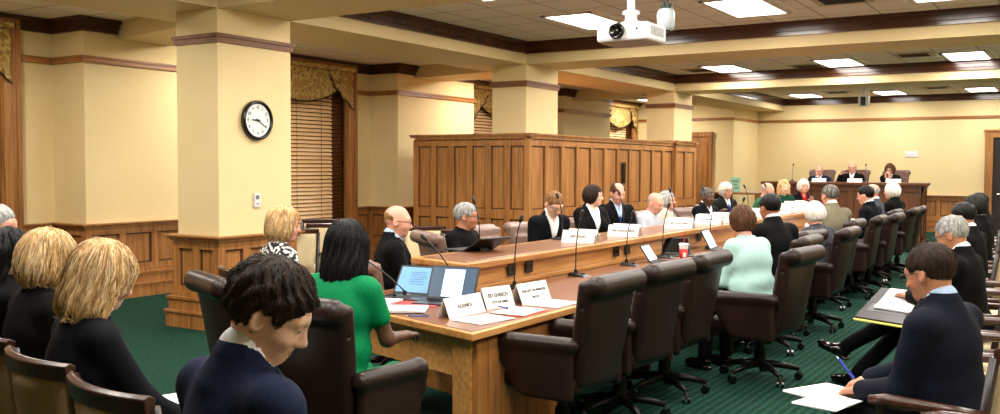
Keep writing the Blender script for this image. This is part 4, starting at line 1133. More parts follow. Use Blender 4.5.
# ------------------------------------------------------------------ dais
DZ = .5
tag(MB().box(-6.28, -3.3, 21.75, 23.6, 0, DZ).build('dais_platform', carpet_m), 'raised carpeted platform under the dais', None, None, 'structure')
r = empty('dais_desk', (-4.6, 21.3, 0), label='dark wood panelled dais desk with overhanging top before the end wall', cat='desk')
mb = MB(); mb.box(-1.72, 1.54, 0, .08, .0, 1.27); mb.box(-1.72, -1.64, 0, .5, 0, 1.27); mb.box(1.46, 1.54, 0, .5, 0, 1.27)
mb.build('desk_body', daisw, r)
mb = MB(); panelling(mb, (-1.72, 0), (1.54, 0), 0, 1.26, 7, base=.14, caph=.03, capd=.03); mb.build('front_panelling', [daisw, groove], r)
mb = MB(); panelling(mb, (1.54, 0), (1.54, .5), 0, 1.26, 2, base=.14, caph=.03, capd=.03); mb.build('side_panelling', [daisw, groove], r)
MB().box(-1.8, 1.63, -.1, .56, 1.27, 1.33).build('desktop', daisw, r, bevel=.01)
MB().box(-1.76, 1.59, -.06, .5, 1.24, 1.27).build('top_moulding', daisw, r)
MB().box(-1.64, 1.46, .25, .5, .98, 1.0).build('inner_shelf', daisw, r)
sd = empty('side_desk', (-7.3, 20.8, 0), label='brown desk against the end wall left of the dais with papers on it', cat='desk')
MB().box(-1.0, .3, 0, .6, .72, .77).build('desktop', top_y, sd, bevel=.006)
mb = MB(); panelling(mb, (-.95, .05), (.25, .05), 0, .72, 3, base=.1, caph=.02, capd=.02); mb.box(-.95, .25, .05, .5, 0, .72).build('desk_body', daisw, sd)

# ------------------------------------------------------------------ things on the desks
def tent(x, y, z, d, wd, h, l1, l2, label, name='name_card'):
    """folded card facing direction d"""
    r = empty(name, (x, y, z), face_to(*d) + math.pi, label=label, cat='name card', group='folded white name cards')
    mb = MB(); t = .0012; b = h * .42
    for sg in (-1, 1):
        mb.add([(-wd / 2, sg * b, 0), (wd / 2, sg * b, 0), (wd / 2, 0, h), (-wd / 2, 0, h), (-wd / 2, sg * (b - t * 2), 0), (wd / 2, sg * (b - t * 2), 0), (wd / 2, 0, h - t * 3), (-wd / 2, 0, h - t * 3)],
               [(0, 1, 2, 3), (7, 6, 5, 4), (0, 4, 5, 1), (1, 5, 6, 2), (3, 7, 4, 0), (2, 6, 7, 3)])
    mb.build('card', card_m, r)
    an = math.atan2(h, b)
    for k, (txt, fz, sz) in enumerate(((l1, .6 if l2 else .5, h * .27), (l2, .28, h * .17))):
        if txt:
            sz = min(sz, wd * 1.35 / len(txt)); text(txt, sz, r, (0, -b * (1 - fz) - .0025, h * fz), (an, 0, 0))
    return r
tent(-3.24, 4.72, LT, (1, -.06), .36, .115, 'KOZNICK', None, 'white folded name card lettered KOZNICK at the near corner of the desk')
tent(-3.24, 5.10, LT, (1, -.25), .25, .13, 'ED EHRICH', 'CITY OF AMES', 'white folded name card beside the laptop, narrower of the near three')
tent(-3.17, 5.43, LT, (1, -.1), .33, .13, 'THE CITY OF WINDOM', 'MAYOR', 'long white name card farthest of the three near the desk corner')
ups = [(7.55, 'REP. FAUST', 'before the young sandy haired man', 0), (8.5, 'REP. SANDSTEDE', 'before the woman with short dark hair', 0), (9.95, 'REP. GUNTHER', 'before the bald man in light blue', 0),
       (10.9, 'REP. MURPHY', 'before the man in the cream jacket', 0), (11.4, 'REP. MARTIN', 'past the red cup', 0), (12.9, 'REP. DAVIS', 'before the man with grey curls', 0), (13.9, 'REP. LIEN', 'before the white haired man in charcoal', 0)]
for y, t1, l, _ in ups:
    tent(-3.95, y + .16, UT, (-.1, -1), .31, .11, t1.replace('REP. ', 'REP. W. '), None, 'rear white name card on the raised desk ' + l)
    tent(-3.90, y - .02, UT, (.12, -1), .31, .11, t1, None, 'front white name card on the raised desk ' + l)
for x, y, l in ((-4.0, 14.75, 'nearest of those before the blond woman'), (-3.97, 15.25, 'before the blond woman in dark green'), (-4.15, 15.7, 'before the white haired woman in red'), (-4.3, 16.1, 'last at the far end of the raised desk')):
    tent(x, y, UT, (.25, -1), .36, .125, 'REP. OLSON', None, 'white name card on the raised desk, ' + l)
for k, x in enumerate((-5.15, -4.4, -3.62)): tent(x, 21.35, 1.33, (0, -1), .3, .08, 'REP. KNOBLACH'[:8], None, 'white name card on the dais in front of ' + ('the bald man in navy', 'the man speaking in the middle', 'the curly haired woman')[k])
for k, (x, y, l) in enumerate(((-3.3, 15.3, 'on the lower desk before the two grey heads'), (-3.25, 14.5, 'on the lower desk before the man in navy near the dais'), (-3.3, 13.6, 'on the lower desk past the man in the khaki jacket'))): tent(x, y, LT, (-.1, -1), .33, .11, None, None, 'white folded card ' + l)

def sheet(x, y, z, ang, w_, h_, label, n=3, name='paper', cat='paper', m=None):
    r = empty(name, (x, y, z), R(ang), label=label, cat=cat)
    mb = MB()
    for k in range(n):
        a = Matrix.Rotation(R(2.5 * math.sin(k * 2.1)), 4, 'Z'); mb.box(-w_ / 2, w_ / 2, -h_ / 2, h_ / 2, .0005 + k * .0022, .0022 + k * .0022, 0, a)
    mb.build('sheets', m or paper_m, r)
    mb = MB()
    for k in range(9): mb.box(-w_ * .38, w_ * (.38 if k % 3 else .2), h_ * .36 - k * h_ * .08, h_ * .375 - k * h_ * .08, n * .0022 + .0004, n * .0022 + .0008)
    mb.build('printed_lines', M('grey_ink', (150, 152, 158), .7), r)
    return r
orange = M('orange_folder', (206, 78, 44), .55); redf = M('red_folder', (170, 30, 30), .55)
def folder(x, y, z, ang, m, label):
    o = MB().box(-.15, .15, -.12, .12, 0, .004).build('folder', m); o.location = (x, y, z); o.rotation_euler = (0, 0, R(ang)); return tag(o, label, 'folder')
sheet(-3.02, 4.62, LT, 80, .30, .23, 'white papers lying before the KOZNICK card at the desk corner')
folder(-2.99, 4.98, LT, 88, orange, 'orange folder under papers by the narrow name card')
sheet(-2.99, 4.97, LT + .005, 92, .28, .22, 'white papers lying on the orange folder')
sheet(-2.98, 5.40, LT, 88, .30, .22, 'white papers nearest the first empty row chair')
folder(-3.72, 4.9, LT, 20, redf, 'red folder under the papers beside the tablet')
sheet(-3.62, 4.62, LT + .005, 30, .3, .22, 'stack of white papers in front of the woman in green', 8)
sheet(-3.95, 4.78, LT + .005, 12, .22, .3, 'white papers left of the tablet by the woman in green', 6)
def pen(x, y, z, ang, m, label, rx=0):
    r = empty('pen', (x, y, z + .006), R(ang), label=label, cat='pen'); r.rotation_euler = (R(rx), 0, R(ang))
    MB().cyl((0, -.06, 0), (0, .06, 0), .0048, n=8).build('barrel', m, r); MB().cyl((0, .058, 0), (0, .075, 0), .004, .001, n=8).build('tip', metal_m, r); MB().box(-.002, .002, -.06, -.02, .004, .0075).build('clip', m, r); return r
bluep = M('blue_plastic', (30, 50, 170), .3)
pen(-3.12, 5.0, LT + .012, 60, bluep, 'blue pen lying on papers by the narrow name card')
pen(-3.40, 4.5, LT, 115, M('steel_blue', (70, 100, 150), .3), 'steel blue pen near the desk edge left of the first card')
def laptop(x, y, z, d, label, tilt=20, w_=.32, scr='doc', tablet=False, dep=.22, cat='laptop'):
    r = empty('tablet' if tablet else 'laptop', (x, y, z), face_to(*d) + math.pi, label=label, cat=cat)   # screen looks towards d
    MB().box(-w_ / 2, w_ / 2, -dep, 0, 0, .012).build('base', M('laptop_grey', (40, 42, 46), .35), r, bevel=.003)
    if not tablet:
        mb = MB()
        for i in range(5):
            for j in range(12): mb.box(-w_ * .43 + j * w_ * .072, -w_ * .43 + j * w_ * .072 + w_ * .06, -.03 - i * .022, -.014 - i * .022, .012, .0145)
        mb.build('keyboard', black_m, r)
        MB().box(-.045, .045, -dep + .01, -.135, .012, .0128).build('touchpad', M('touchpad', (70, 72, 76), .3), r)
    M4 = Matrix.Translation((0, 0, .012)) @ Matrix.Rotation(R(-tilt), 4, 'X'); h = w_ * .68
    MB().box(-w_ / 2, w_ / 2, 0, .011, 0, h, 0, M4).build('lid', black_m, r, bevel=.002)
    s = MB().box(-w_ / 2 + .014, w_ / 2 - .014, -.0012, 0, .016, h - .014, 0, M4).build('screen', screen_d if scr == 'doc' else blackg if scr == 'dark' else (screen_w if scr == 'white' else screen_b), r)
    if scr == 'doc': MB().box(-w_ * .2, w_ * .22, -.0022, -.0012, .02, h - .025, 0, M4).build('document_window', screen_w, s)
    elif scr == 'blue':
        mb = MB()
        for k in range(6): mb.box(-w_ * (.2 - .02 * (k % 3)), w_ * (.2 - .03 * (k % 2)), -.0022, -.0012, h * (.75 - k * .08), h * (.765 - k * .08), 0, M4)
        mb.build('document_window', screen_d, s)
    return r
laptop(-3.98, 5.2, LT, (.12, -1), 'tablet in a black keyboard case with blue screen, left of the open laptop', 34, .33, 'blue')
laptop(-3.62, 5.13, LT, (.2, -1), 'open black laptop showing a white document, right of the tablet', 26, .35, 'doc')
laptop(-3.5, 8.3, LT, (1, .12), 'open laptop with bright screen between two microphones, seen over the second chair', 34, .27, 'white')
laptop(-3.62, 9.15, LT, (.5, -.8), 'small dark laptop beside the red drink cup', 40, .30, 'dark')
laptop(-3.5, 9.95, LT, (1, .12), 'open laptop with bright screen in front of the woman in the mint jacket', 28, .34, 'white')
laptop(-4.2, 6.35, UT, (-.9, .2), 'black tablet lying folded on the raised desk before the man in the polo shirt', 62, .34, 'blue', True)
laptop(-3.3, 12.0, LT, (.8, -.5), 'laptop with bluish screen before the khaki jacket', 30, .32, 'blue')
def mic(x, y, z, d, label, h=.46, bend=.10, lean=0):
    r = empty('gooseneck_microphone', (x, y, z), face_to(*d), label=label, cat='microphone', group='black gooseneck microphones')
    mb = MB(); mb.add([(-.055, -.085, 0), (.055, -.085, 0), (.055, .085, 0), (-.055, .085, 0), (-.042, -.07, .032), (.042, -.07, .032), (.05, .06, .016), (-.05, .06, .016)], [(0, 3, 2, 1), (4, 5, 6, 7), (0, 1, 5, 4), (1, 2, 6, 5), (2, 3, 7, 6), (3, 0, 4, 7)])
    mb.build('base', black_m, r, bevel=.004)
    MB().cyl((0, -.035, .02), (0, -.035, .055), .014, n=12).build('collar', black_m, r); MB().box(-.012, .012, .02, .045, .018, .03).build('talk_button', dmetal, r)
    pts = [(0, -.035 + lean * t + bend * t ** 3 * .5, .05 + h * t) for t in [k / 10 for k in range(11)]]
    MB().tube(pts, .0048, 8).build('gooseneck', black_m, r, smooth=True)
    p = Vector(pts[-1]); q = Vector(pts[-2]); d_ = (p - q).normalized()
    MB().tube([p - d_ * .005, p + d_ * .012, p + d_ * .03, p + d_ * .052, p + d_ * .06], [.006, .013, .0155, .013, .004], 12).build('windscreen', black_m, r, smooth=True)
    return r
mic(-3.57, 5.93, LT, (1, -.1), 'gooseneck microphone on the lower desk just past the long name card', .44)
mic(-3.57, 6.9, LT, (1, -.1), 'gooseneck microphone on the lower desk before the first pair of upper cards', .44)
mic(-3.57, 7.9, LT, (1, .1), 'gooseneck microphone on the lower desk before the second pair of upper cards', .40)
mic(-3.57, 8.75, LT, (1, .1), 'gooseneck microphone on the lower desk behind the bright laptop', .44)
mic(-3.57, 10.1, LT, (1, .1), 'gooseneck microphone on the lower desk past the red cup', .44)
mic(-3.57, 11.1, LT, (1, .1), 'gooseneck microphone on the lower desk behind the mint jacket laptop', .44)
mic(-3.57, 12.6, LT, (1, .1), 'gooseneck microphone on the lower desk behind the khaki jacket', .40)
mic(-3.98, 5.05, LT, (-.75, -.66), 'gooseneck microphone bending left behind the tablet, towards the woman in green', .30, .25, .3)
mic(-3.72, 5.33, LT, (-.8, -.6), 'gooseneck microphone leaning left over the corner of the raised desk', .34, .15, .15)
for y, l in ((6.35, 'left of the man in the polo shirt'), (7.75, 'between the polo shirt and the young man'), (9.1, 'before the woman with short dark hair'), (10.5, 'before the bald man in light blue'), (11.6, 'before the cream jacket'), (13.3, 'before the man with grey curls'), (14.3, 'before the white haired man in charcoal')):
    mic(-4.22, y, UT, (-1, .1), 'gooseneck microphone on the raised desk ' + l, .33)
for x, l in ((-5.75, 'at the left end'), (-4.2, 'right of the middle speaker')): mic(x, 21.45, 1.33, (0, 1), 'gooseneck microphone on the dais ' + l, .3)
mic(-7.2, 21.0, .77, (0, -1), 'gooseneck microphone on the side desk by the end wall', .3)
# cup, bottles
r = empty('drink_cup', (-3.32, 8.58, LT), label='red and white paper cup with a red straw on the lower desk', cat='cup')
cupr = M('cup_red', (206, 24, 24), .4); 
MB().lathe([(.034, 0), (.042, .13), (.0, .131)], n=24).build('cup_body', cupr, r, smooth=True)
MB().lathe([(.0418, .118), (.0452, .155), (.043, .158), (.0, .159)], n=24).build('rim_band', white_m, r)
MB().lathe([(.047, .155), (.048, .163), (.04, .17), (.0, .172)], n=24).build('lid', white_m, r); MB().cyl((0, 0, .17), (.02, -.01, .29), .004, n=8).build('straw', cupr, r)
MB().box(-.012, .018, -.0415, -.038, .04, .085, 0, Matrix.Rotation(.5, 4, 'Z')).build('logo', white_m, r)
def bottle(x, y, z, label, c):
    r = empty('water_bottle', (x, y, z), label=label, cat='bottle')
    MB().lathe([(.03, 0), (.033, .01), (.033, .06), (.031, .07), (.033, .08), (.033, .14), (.014, .18), (.013, .195)], n=20).build('bottle_body', M('clear_blue', (150, 196, 214), .1), r, smooth=True)
    MB().lathe([(.0338, .07), (.0338, .125)], n=20).build('paper_label', c, r); MB().cyl((0, 0, .192), (0, 0, .212), .0155, n=14).build('cap', white_m, r)
bottle(-3.1, 11.05, LT, 'water bottle with a red and blue label before the white haired woman', M('label_red', (190, 40, 50), .4))
bottle(-3.2, 11.35, LT, 'water bottle with a turquoise label just past the red labelled one', M('label_turq', (40, 160, 190), .4))
# outlets in the desk front
for k, (y, l) in enumerate(((6.12, 'near the first lower microphone, left of the pair'), (6.38, 'near the first lower microphone, right of the pair'), (7.98, 'below the second pair of cards, left'), (8.22, 'below the second pair of cards, right'), (10.15, 'behind the bright laptop and cup, left'), (10.4, 'behind the bright laptop and cup, right'), (12.2, 'behind the mint jacket, left'), (12.45, 'behind the mint jacket, right'))):
    r = empty('power_outlet', (FX + .008, y, .865), label='black outlet plate in the desk front ' + l, cat='outlet', group='black outlet plates')
    MB().box(0, .01, -.055, .055, -.045, .045).build('plate', black_m, r, bevel=.003)
    mb = MB()
    for sg in (-1, 1): mb.cyl((.009, sg * .025, 0), (.013, sg * .025, 0), .016, n=12)
    mb.build('socket', blackg, r)
# lectern wedge and green sign
r = empty('paper_sign', (-7.92, YS - .35, 1.0), R(-4), label='pale green printed sign standing on the desk by the end wall', cat='sign')
MB().box(-.14, .14, 0, .012, 0, .38).build('board', M('mint_paper', (172, 230, 206), .6), r)
text('PLEASE', .06, r, (0, -.004, .28), (R(90), 0, 0)); text('NO', .06, r, (0, -.004, .19), (R(90), 0, 0)); text('TALKING', .05, r, (0, -.004, .10), (R(90), 0, 0))
MB().box(-.1, .1, -.05, .1, -.01, 0).build('foot', white_m, r)
sdd = empty('side_table', (-7.9, YS - .75, 0), label='narrow wooden table under the green sign by the end wall', cat='table')
MB().box(-.8, .7, 0, .7, .95, 1.0).build('tabletop', oak_x, sdd, bevel=.005)
for k in range(4): MB().box((-.75, .6, .6, -.75)[k], (-.69, .66, .66, -.69)[k], (.05, .05, .59, .59)[k], (.11, .11, .65, .65)[k], 0, .95).build('leg', oak_z, sdd)
sheet(-7.4, YS - .45, 1.0, 10, .4, .3, 'papers on the narrow table right of the green sign', 10)

# ------------------------------------------------------------------ the people
def yaw(dx, dy): return math.degrees(face_to(dx, dy))
HD = dict(hands=((-.17, .40, .32), (.17, .40, .32)))
# lower row, backs towards the camera
person('woman with brown hair in a pale mint jacket sitting at the lower desk', (-2.38, 7.38, 1.342), yaw(-.9, .45), hy=-6, hp=16, lean=16, fem=True, vox=.009, skin_='pink', hair=('full', 'brown'), top='tee', topm='mint', bottom='black', fat=.05, **HD, chair=lambda x, y, d: EX(x + .05, y - .03, (-1, .12), 'brown leather chair of the woman in the mint jacket', 'brown leather desk chairs', 0))
person('dark haired man in a black suit beyond the mint jacket', (-2.5, 8.57, 1.406), yaw(-.8, .6), hp=10, lean=14, vox=.010, skin_='olive', hair=('short', 'black'), topm='blacksuit', fat=.01, **HD, chair=lambda x, y, d: EX(x - .09, y, (-1, .0), 'brown leather chair of the dark haired man in a black suit', 'brown leather desk chairs', 0))
person('woman with white hair in a grey patterned jacket in the row', (-2.45, 9.95, 1.295), yaw(-.85, .5), hp=14, lean=14, fem=True, vox=.010, skin_='pink', hair=('full', 'white'), top='tee', topm='grayp', bottom='black', fat=.02, **HD, chair=lambda x, y, d: EX(x - .09, y, (-1, .0), 'brown leather chair of the white haired woman', 'brown leather desk chairs', 0))
person('grey haired man in a khaki tweed jacket seen from behind', (-2.65, 11.5, 1.442), yaw(-.75, .65), hp=4, lean=8, vox=.011, skin_='pink', hair=('short', 'pepper'), topm='beige', fat=.03, **HD, chair=lambda x, y, d: EX(x - .09, y, (-1, .0), 'brown leather chair of the man in the khaki jacket', 'brown leather desk chairs', 0))
person('dark haired man in a navy suit turned left near the dais', (-2.6, 13.3, 1.402), yaw(-.95, .2), hp=8, lean=14, vox=.012, skin_='pink', hair=('short', 'black'), topm='midnight', **HD, chair=lambda x, y, d: EX(x - .09, y, (-1, .0), 'brown leather chair of the dark haired man in navy near the dais', 'brown leather desk chairs', 0))
person('pink faced man with thin grey hair in a slate suit beyond the navy suit', (-2.75, 14.5, 1.41), yaw(-.95, .1), hp=4, lean=8, vox=.012, skin_='pink', hair=('ring', 'gray'), topm='slate', **HD, chair=lambda x, y, d: EX(x - .09, y, (-1, .0), 'brown leather chair of the man in the slate suit', 'brown leather desk chairs', 0))
person('white haired man in black farthest along the row', (-2.62, 15.3, 1.42), yaw(-.95, .3), hp=4, lean=8, vox=.012, skin_='pink', hair=('full', 'white'), topm='blacksuit', **HD, chair=lambda x, y, d: EX(x - .09, y, (-1, .0), 'brown leather chair of the white haired man farthest along the row', 'brown leather desk chairs', 0))
# raised desk
U = dict(base=.1)
person('young man with sandy hair and glasses looking down at the raised desk', (-4.72, 8.55, 1.387), yaw(.85, -.45), hp=34, lean=16, vox=.009, hair=('short', 'sandy'), topm='midnight', inner='white', glasses=True, vneck=.22, hands=((-.1, .34, .26), (.1, .34, .26)), **U, chair=lambda x, y, d: ET(x, y, d, 'taupe leather chair of the young man with sandy hair', 'taupe leather chairs behind the raised desk', .1))
person('woman with short dark hair in a black jacket over a white blouse', (-4.8, 9.62, 1.441), yaw(.9, -.5), hy=42, hp=4, lean=4, fem=True, vox=.009, hair=('full', 'darkbrown'), topm='blacksuit', inner='white', vneck=.2, fat=.01, **U, chair=lambda x, y, d: ET(x, y, d, 'taupe leather chair of the woman with short dark hair', 'taupe leather chairs behind the raised desk', .1))
person('balding smiling man in a black suit with a blue tie', (-4.9, 10.468, 1.451), yaw(.8, -.6), hp=16, lean=6, vox=.009, skin_='pink', hair=('balding', 'brown'), topm='blacksuit', inner='blue', tie='tieblue', fat=.03, **U, chair=lambda x, y, d: ET(x, y, d, 'taupe leather chair of the balding smiling man', 'taupe leather chairs behind the raised desk', .1))
person('bald man in a light blue shirt leaning on the raised desk', (-4.6, 10.922, 1.325), yaw(.95, -.1), hp=22, lean=24, vox=.009, skin_='pink', hair=('ring', 'gray'), top='shirt', topm='stripe', fat=.04, **HD, **U, chair=lambda x, y, d: ET(x, y, d, 'taupe leather chair of the bald man in light blue', 'taupe leather chairs behind the raised desk', .1))
person('grey haired man in a cream jacket looking right', (-4.85, 11.914, 1.325), yaw(.95, .1), hp=2, lean=4, vox=.009, skin_='pink', hair=('full', 'gray'), topm='cream', inner='stripe', fat=.05, **U, chair=lambda x, y, d: ET(x, y, d, 'taupe leather chair of the grey haired man in cream', 'taupe leather chairs behind the raised desk', .1))
person('man with grey curls and dark skin in a navy suit', (-4.7, 13.058, 1.348), yaw(.85, -.3), hp=6, lean=6, vox=.010, skin_='brown', hair=('short', 'pepper'), topm='midnight', hands=((-.14, .34, .36), (.12, .36, .42)), **U, chair=lambda x, y, d: ET(x, y, d, 'taupe leather chair of the man with grey curls', 'taupe leather chairs behind the raised desk', .1))
person('white haired man in a charcoal suit wearing glasses', (-4.85, 14.3, 1.414), yaw(.85, -.45), hy=-5, hp=6, lean=6, vox=.010, skin_='pink', hair=('full', 'white'), topm='char', tie='tieblue', glasses=True, hairp=dict(vol=-.004), **U, chair=lambda x, y, d: ET(x, y, d, 'taupe leather chair of the white haired man in charcoal', 'taupe leather chairs behind the raised desk', .1))
person('man with thin grey hair in a green plaid shirt leaning forward', (-4.5, 15.3, 1.397), yaw(.95, .3), hp=14, lean=22, vox=.010, skin_='pink', hair=('ring', 'gray'), top='shirt', topm='plaid', **HD, **U, chair=lambda x, y, d: ET(x, y, d, 'taupe leather chair of the man in green plaid', 'taupe leather chairs behind the raised desk', .1))
person('woman with long blond hair in a dark green top', (-4.42, 15.95, 1.441), yaw(.65, -.75), hp=6, lean=6, fem=True, vox=.010, hair=('long', 'blond'), top='tee', topm='darkgreen', **U, chair=lambda x, y, d: ET(x, y, d, 'taupe leather chair of the woman with long blond hair', 'taupe leather chairs behind the raised desk', .1))
person('woman with short white hair in black and red', (-4.25, 16.55, 1.442), yaw(.6, -.8), hp=4, lean=4, fem=True, vox=.010, skin_='pink', hair=('full', 'white'), topm='blacksuit', inner='red', hands=((-.1, .2, .5), (.12, .36, .25)), **U, chair=lambda x, y, d: ET(x, y, d, 'taupe leather chair of the woman in black and red', 'taupe leather chairs behind the raised desk', .1))
person('grey haired man in a black polo shirt turned to the right', (-4.93, 7.257, 1.308), yaw(.95, .05), hy=26, hp=2, lean=8, vox=.008, skin_='tan', hair=('short', 'gray'), top='polo', topm='black', sleeve='long', glasses=True, fat=.03, hands=((-.2, .38, .30), (.18, .38, .30)), **U, chair=lambda x, y, d: ET(x, y, (.55, .83), 'taupe leather chair of the man in the black polo shirt', 'taupe leather chairs behind the raised desk', .1))
person('bald man in black framed glasses and a black suit at the near desk end', (-4.68, 5.92, 1.335), yaw(.72, .7), hy=-10, hp=8, lean=4, vox=.008, skin_='pink', hair=('ring', 'sandy'), topm='blacksuit', inner='blue', tie='tieblue', glasses=True, fat=.04, vneck=.12, chair=lambda x, y, d: ET(x + .04, y - .06, (.35, .94), 'taupe leather chair of the bald man in black framed glasses', 'taupe leather chairs at the near end', 0))
# near desk end
person('woman with long black hair in a bright green dress at the near desk end', (-3.22, 3.66, 1.36), yaw(-.15, .98), hy=8, hp=10, lean=12, fem=True, vox=.007, skin_='brown', hair=('long', 'black'), top='dress', topm='greencloth', bottom='greencloth', sleeve='short', strands=900,
       hairp=dict(vol=.012, L=.21, amp=.003), hands=((-.2, .42, .33), (.2, .40, .3)), fat=.025, chair=lambda x, y, d: EX(x + .10, y - .03, (.0, 1), 'large brown leather armchair in which the woman in green sits', 'brown leather chairs at the near desk end', 0))
person('woman with blond bobbed hair in a black and white print jacket by the column', (-4.75, 4.75, 1.361), yaw(.35, .93), hy=-22, hp=8, lean=4, fem=True, vox=.008, skin_='pink', hair=('bob', 'blond'), top='tee', topm='bw', strands=450, hairp=dict(L=.11, vol=.006), hands=((-.14, .34, .2), (.16, .34, .22)), chair=lambda x, y, d: AC_(x, y, d, 'cream padded chair of the blond woman in the print jacket', 'cream padded chairs by the windows'))
o = person('young man with thick brown hair in a navy suit bending his head, nearest the camera', (-1.775, 1.722, 1.400), yaw(.22, .97), hy=-40, hp=30, hr=4, lean=12, vox=.006, skin_='fair', hair=('short', 'darkbrown'), topm='navy', strands=1800, hairp=dict(vol=.008, amp=.007), hands=((-.12, .34, .2), (.14, .34, .2)), vneck=.2, chair=lambda x, y, d: AB(x, y, d, 'tan padded wooden chair under the man in the navy suit'))
# left audience
b1 = person('blond woman with straight shoulder length hair in a navy top', (-3.12, 2.19, 1.35), yaw(.25, .97), hy=-6, hp=20, lean=10, fem=True, vox=.007, hair=('long', 'blond'), top='tee', topm='midnight', strands=1300, hairp=dict(vol=.014, L=.15), hands=((-.1, .36, .2), (.16, .40, .2)), fat=.01, chair=lambda x, y, d: AB(-3.2, 2.32, (.16, .99), 'tan padded wooden chair of the blond woman in the navy top'))
b2 = person('blond woman with bobbed hair in black short sleeves', (-3.90, 2.47, 1.352), yaw(.2, .98), hy=-14, hp=10, lean=6, fem=True, vox=.007, hair=('bob', 'blond'), top='tee', topm='black', sleeve='short', strands=1000, hairp=dict(vol=.012, L=.13), hands=((-.1, .3, .2), (.12, .3, .2)), fat=.02, chair=lambda x, y, d: AB(-3.82, 2.47, (.16, .99), 'tan padded wooden chair of the blond woman in black short sleeves'))
person('woman with black hair in profile at the left edge', (-4.46, 2.62, 1.337), yaw(.3, .95), hy=-44, hp=4, lean=4, fem=True, vox=.008, skin_='fair', hair=('long', 'black'), topm='blacksuit', inner='white', hairp=dict(L=.17, vol=.004), strands=300, chair=lambda x, y, d: AB(-4.42, 2.62, (.16, .99), 'tan padded wooden chair of the black haired woman at the edge'))
person('grey haired man half out of the frame at the left edge', (-5.40, 3.1, 1.415), yaw(.3, .95), hy=-30, hp=4, lean=4, vox=.009, skin_='pink', hair=('short', 'gray'), topm='char', chair=lambda x, y, d: AB(x, y, d, 'tan padded wooden chair of the grey haired man at the edge'))
# right audience
person('dark haired man in a navy suit writing on his lap in the right foreground', (-.60, 4.458, 1.315), yaw(-.93, .35), hy=-4, hp=16, lean=10, vox=.007, skin_='tan', hair=('crop', 'darkbrown'), topm='navy2', inner='blue', glasses=True, strands=900, hairp=dict(vol=.0, amp=.002), fat=.02, hands=((-.12, .37, .19), (.07, .45, .20)), hcurl=(35, 45), chair=lambda x, y, d: AC_(x, y, d, 'cream padded wooden chair of the man in navy writing'))
person.writer = person.last
person('silver haired man in a black suit reading notes on his knee, right row', (-.83, 7.157, 1.312), yaw(-.97, .2), hp=22, lean=12, vox=.008, skin_='tan', hair=('short', 'gray'), topm='blacksuit', glasses=True, hands=((-.02, .42, .28), (.12, .42, .28)), hcurl=(45, 45),
       knees=((-.08, .46, .60), (.1, .48, .52)), feet=((.06, .92, .30), (.12, .86, .09)), strands=700, hairp=dict(amp=.003), chair=lambda x, y, d: AC_(x, y, d, 'cream padded wooden chair of the silver haired man with the notebook'))
person('dark haired man in black behind the silver haired one', (-1.0, 9.378, 1.334), yaw(-.95, .3), hp=14, lean=10, vox=.010, skin_='tan', hair=('short', 'black'), topm='blacksuit', chair=lambda x, y, d: AC_(x, y, d, 'cream padded wooden chair of the dark haired man behind the silver haired one'))
person('person with dark hair in black farther along the right row', (-1.08, 11.093, 1.363), yaw(-.95, .3), hp=10, lean=6, vox=.011, skin_='tan', hair=('full', 'black'), topm='blacksuit', chair=lambda x, y, d: AC_(x, y, d, 'cream padded wooden chair of the person in black farther along the right row'))
person('farthest dark haired listener in the right row', (-1.2, 12.803, 1.344), yaw(-.95, .3), hp=8, lean=6, vox=.012, skin_='tan', hair=('short', 'black'), topm='char', chair=lambda x, y, d: AC_(x, y, d, 'cream padded wooden chair of the farthest listener in the right row'))
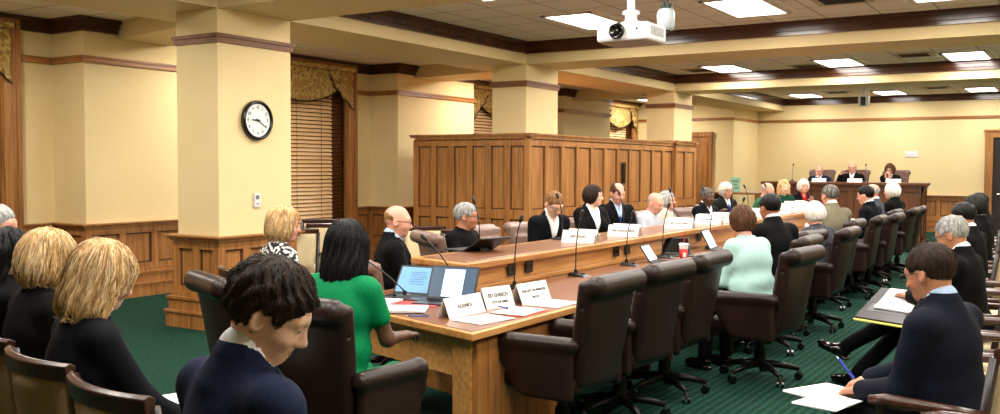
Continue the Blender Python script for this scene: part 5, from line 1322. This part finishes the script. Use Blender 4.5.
# dais
DB = dict(base=DZ, vox=.012, seatoff=-.05)
person('bald man in a navy suit resting his chin on his hand at the dais', (-5.30, 21.95, 1.70), yaw(.1, -1), hp=14, lean=14, skin_='pink', hair=('ring', 'gray'), topm='navy', tie='tieblue', glasses=True, hands=((-.2, .34, .28), (.03, .22, .50)), **DB, chair=lambda x, y, d: EM(x, y, d, 'brown leather high chair behind the dais of the bald man resting his chin', 'leather chairs behind the dais', DZ))
person('bald man in black suit and yellow tie speaking at the middle of the dais', (-4.58, 21.95, 1.768), yaw(.0, -1), hp=2, lean=6, skin_='pink', hair=('ring', 'sandy'), topm='blacksuit', tie='tieyel', glasses=True, hands=((-.2, .34, .28), (.2, .26, .52)), **DB, chair=lambda x, y, d: EM(x, y, d, 'brown leather high chair behind the dais of the man speaking in the middle', 'leather chairs behind the dais', DZ))
person('woman with curly brown hair and glasses at the right of the dais', (-3.80, 21.95, 1.725), yaw(-.1, -1), hp=12, lean=12, fem=True, skin_='pink', hair=('full', 'brown'), topm='blacksuit', glasses=True, hairp=dict(amp=.009, vol=.006), hands=((-.02, .2, .46), (.06, .2, .46)), **DB, chair=lambda x, y, d: EM(x, y, d, 'brown leather high chair behind the dais of the woman with curly hair', 'leather chairs behind the dais', DZ))
person('dark haired person in black half hidden by the far end of the partition', (-7.72, 20.2, 1.36), yaw(.9, -.3), hp=20, lean=10, vox=.012, skin_='pink', hair=('short', 'black'), topm='blacksuit', chair=lambda x, y, d: ET(x, y, d, 'leather chair of the person half hidden by the partition end'))
# things held on laps
sheet(-3.42, 2.78, .60, -15, .28, .22, 'white paper on the lap of the blond woman with straight hair', 3)
sheet(-1.04, 4.50, .60, 62, .3, .24, 'white papers on the knees of the man writing', 4)
sheet(-.98, 4.28, .61, 76, .26, .2, 'white pad under the hand of the man writing', 3)
pen(-.97, 4.60, .70, 60, bluep, 'blue pen in the hand of the man writing', 40)
r = empty('notebook', (-1.2, 7.14, .665), R(80), label='black open notebook on the knee of the silver haired man', cat='notebook')
MB().box(-.26, .0, -.17, .17, 0, .012).box(.0, .26, -.17, .17, 0, .012).build('cover', black_m, r, bevel=.003); MB().box(-.14, -.01, -.13, .13, .012, .013).build('pocket', M('pocket_grey', (80, 82, 86), .5), r)
MB().box(-.28, -.24, -.19, .17, -.008, 0).build('yellow_edge', M('legal_pad', (224, 214, 110), .6), r)
NT = Matrix.Rotation(R(18), 4, 'X') @ Matrix.Rotation(R(80), 4, 'Z'); r.rotation_euler = NT.to_euler()
q = sheet(-1.16, 7.2, .70, 76, .34, .24, 'printed pages on the black notebook', 5); q.rotation_euler = NT.to_euler()

dg = bpy.context.evaluated_depsgraph_get(); dg.update()
for o in [o for o in bpy.data.objects if o.type == 'FONT']:
    me = bpy.data.meshes.new_from_object(o.evaluated_get(dg)); me.name = o.name
    n = bpy.data.objects.new(o.name, me); COL.objects.link(n); n.parent = o.parent; n.location = o.location; n.rotation_euler = o.rotation_euler
    nm = o.name; bpy.data.objects.remove(o); n.name = nm
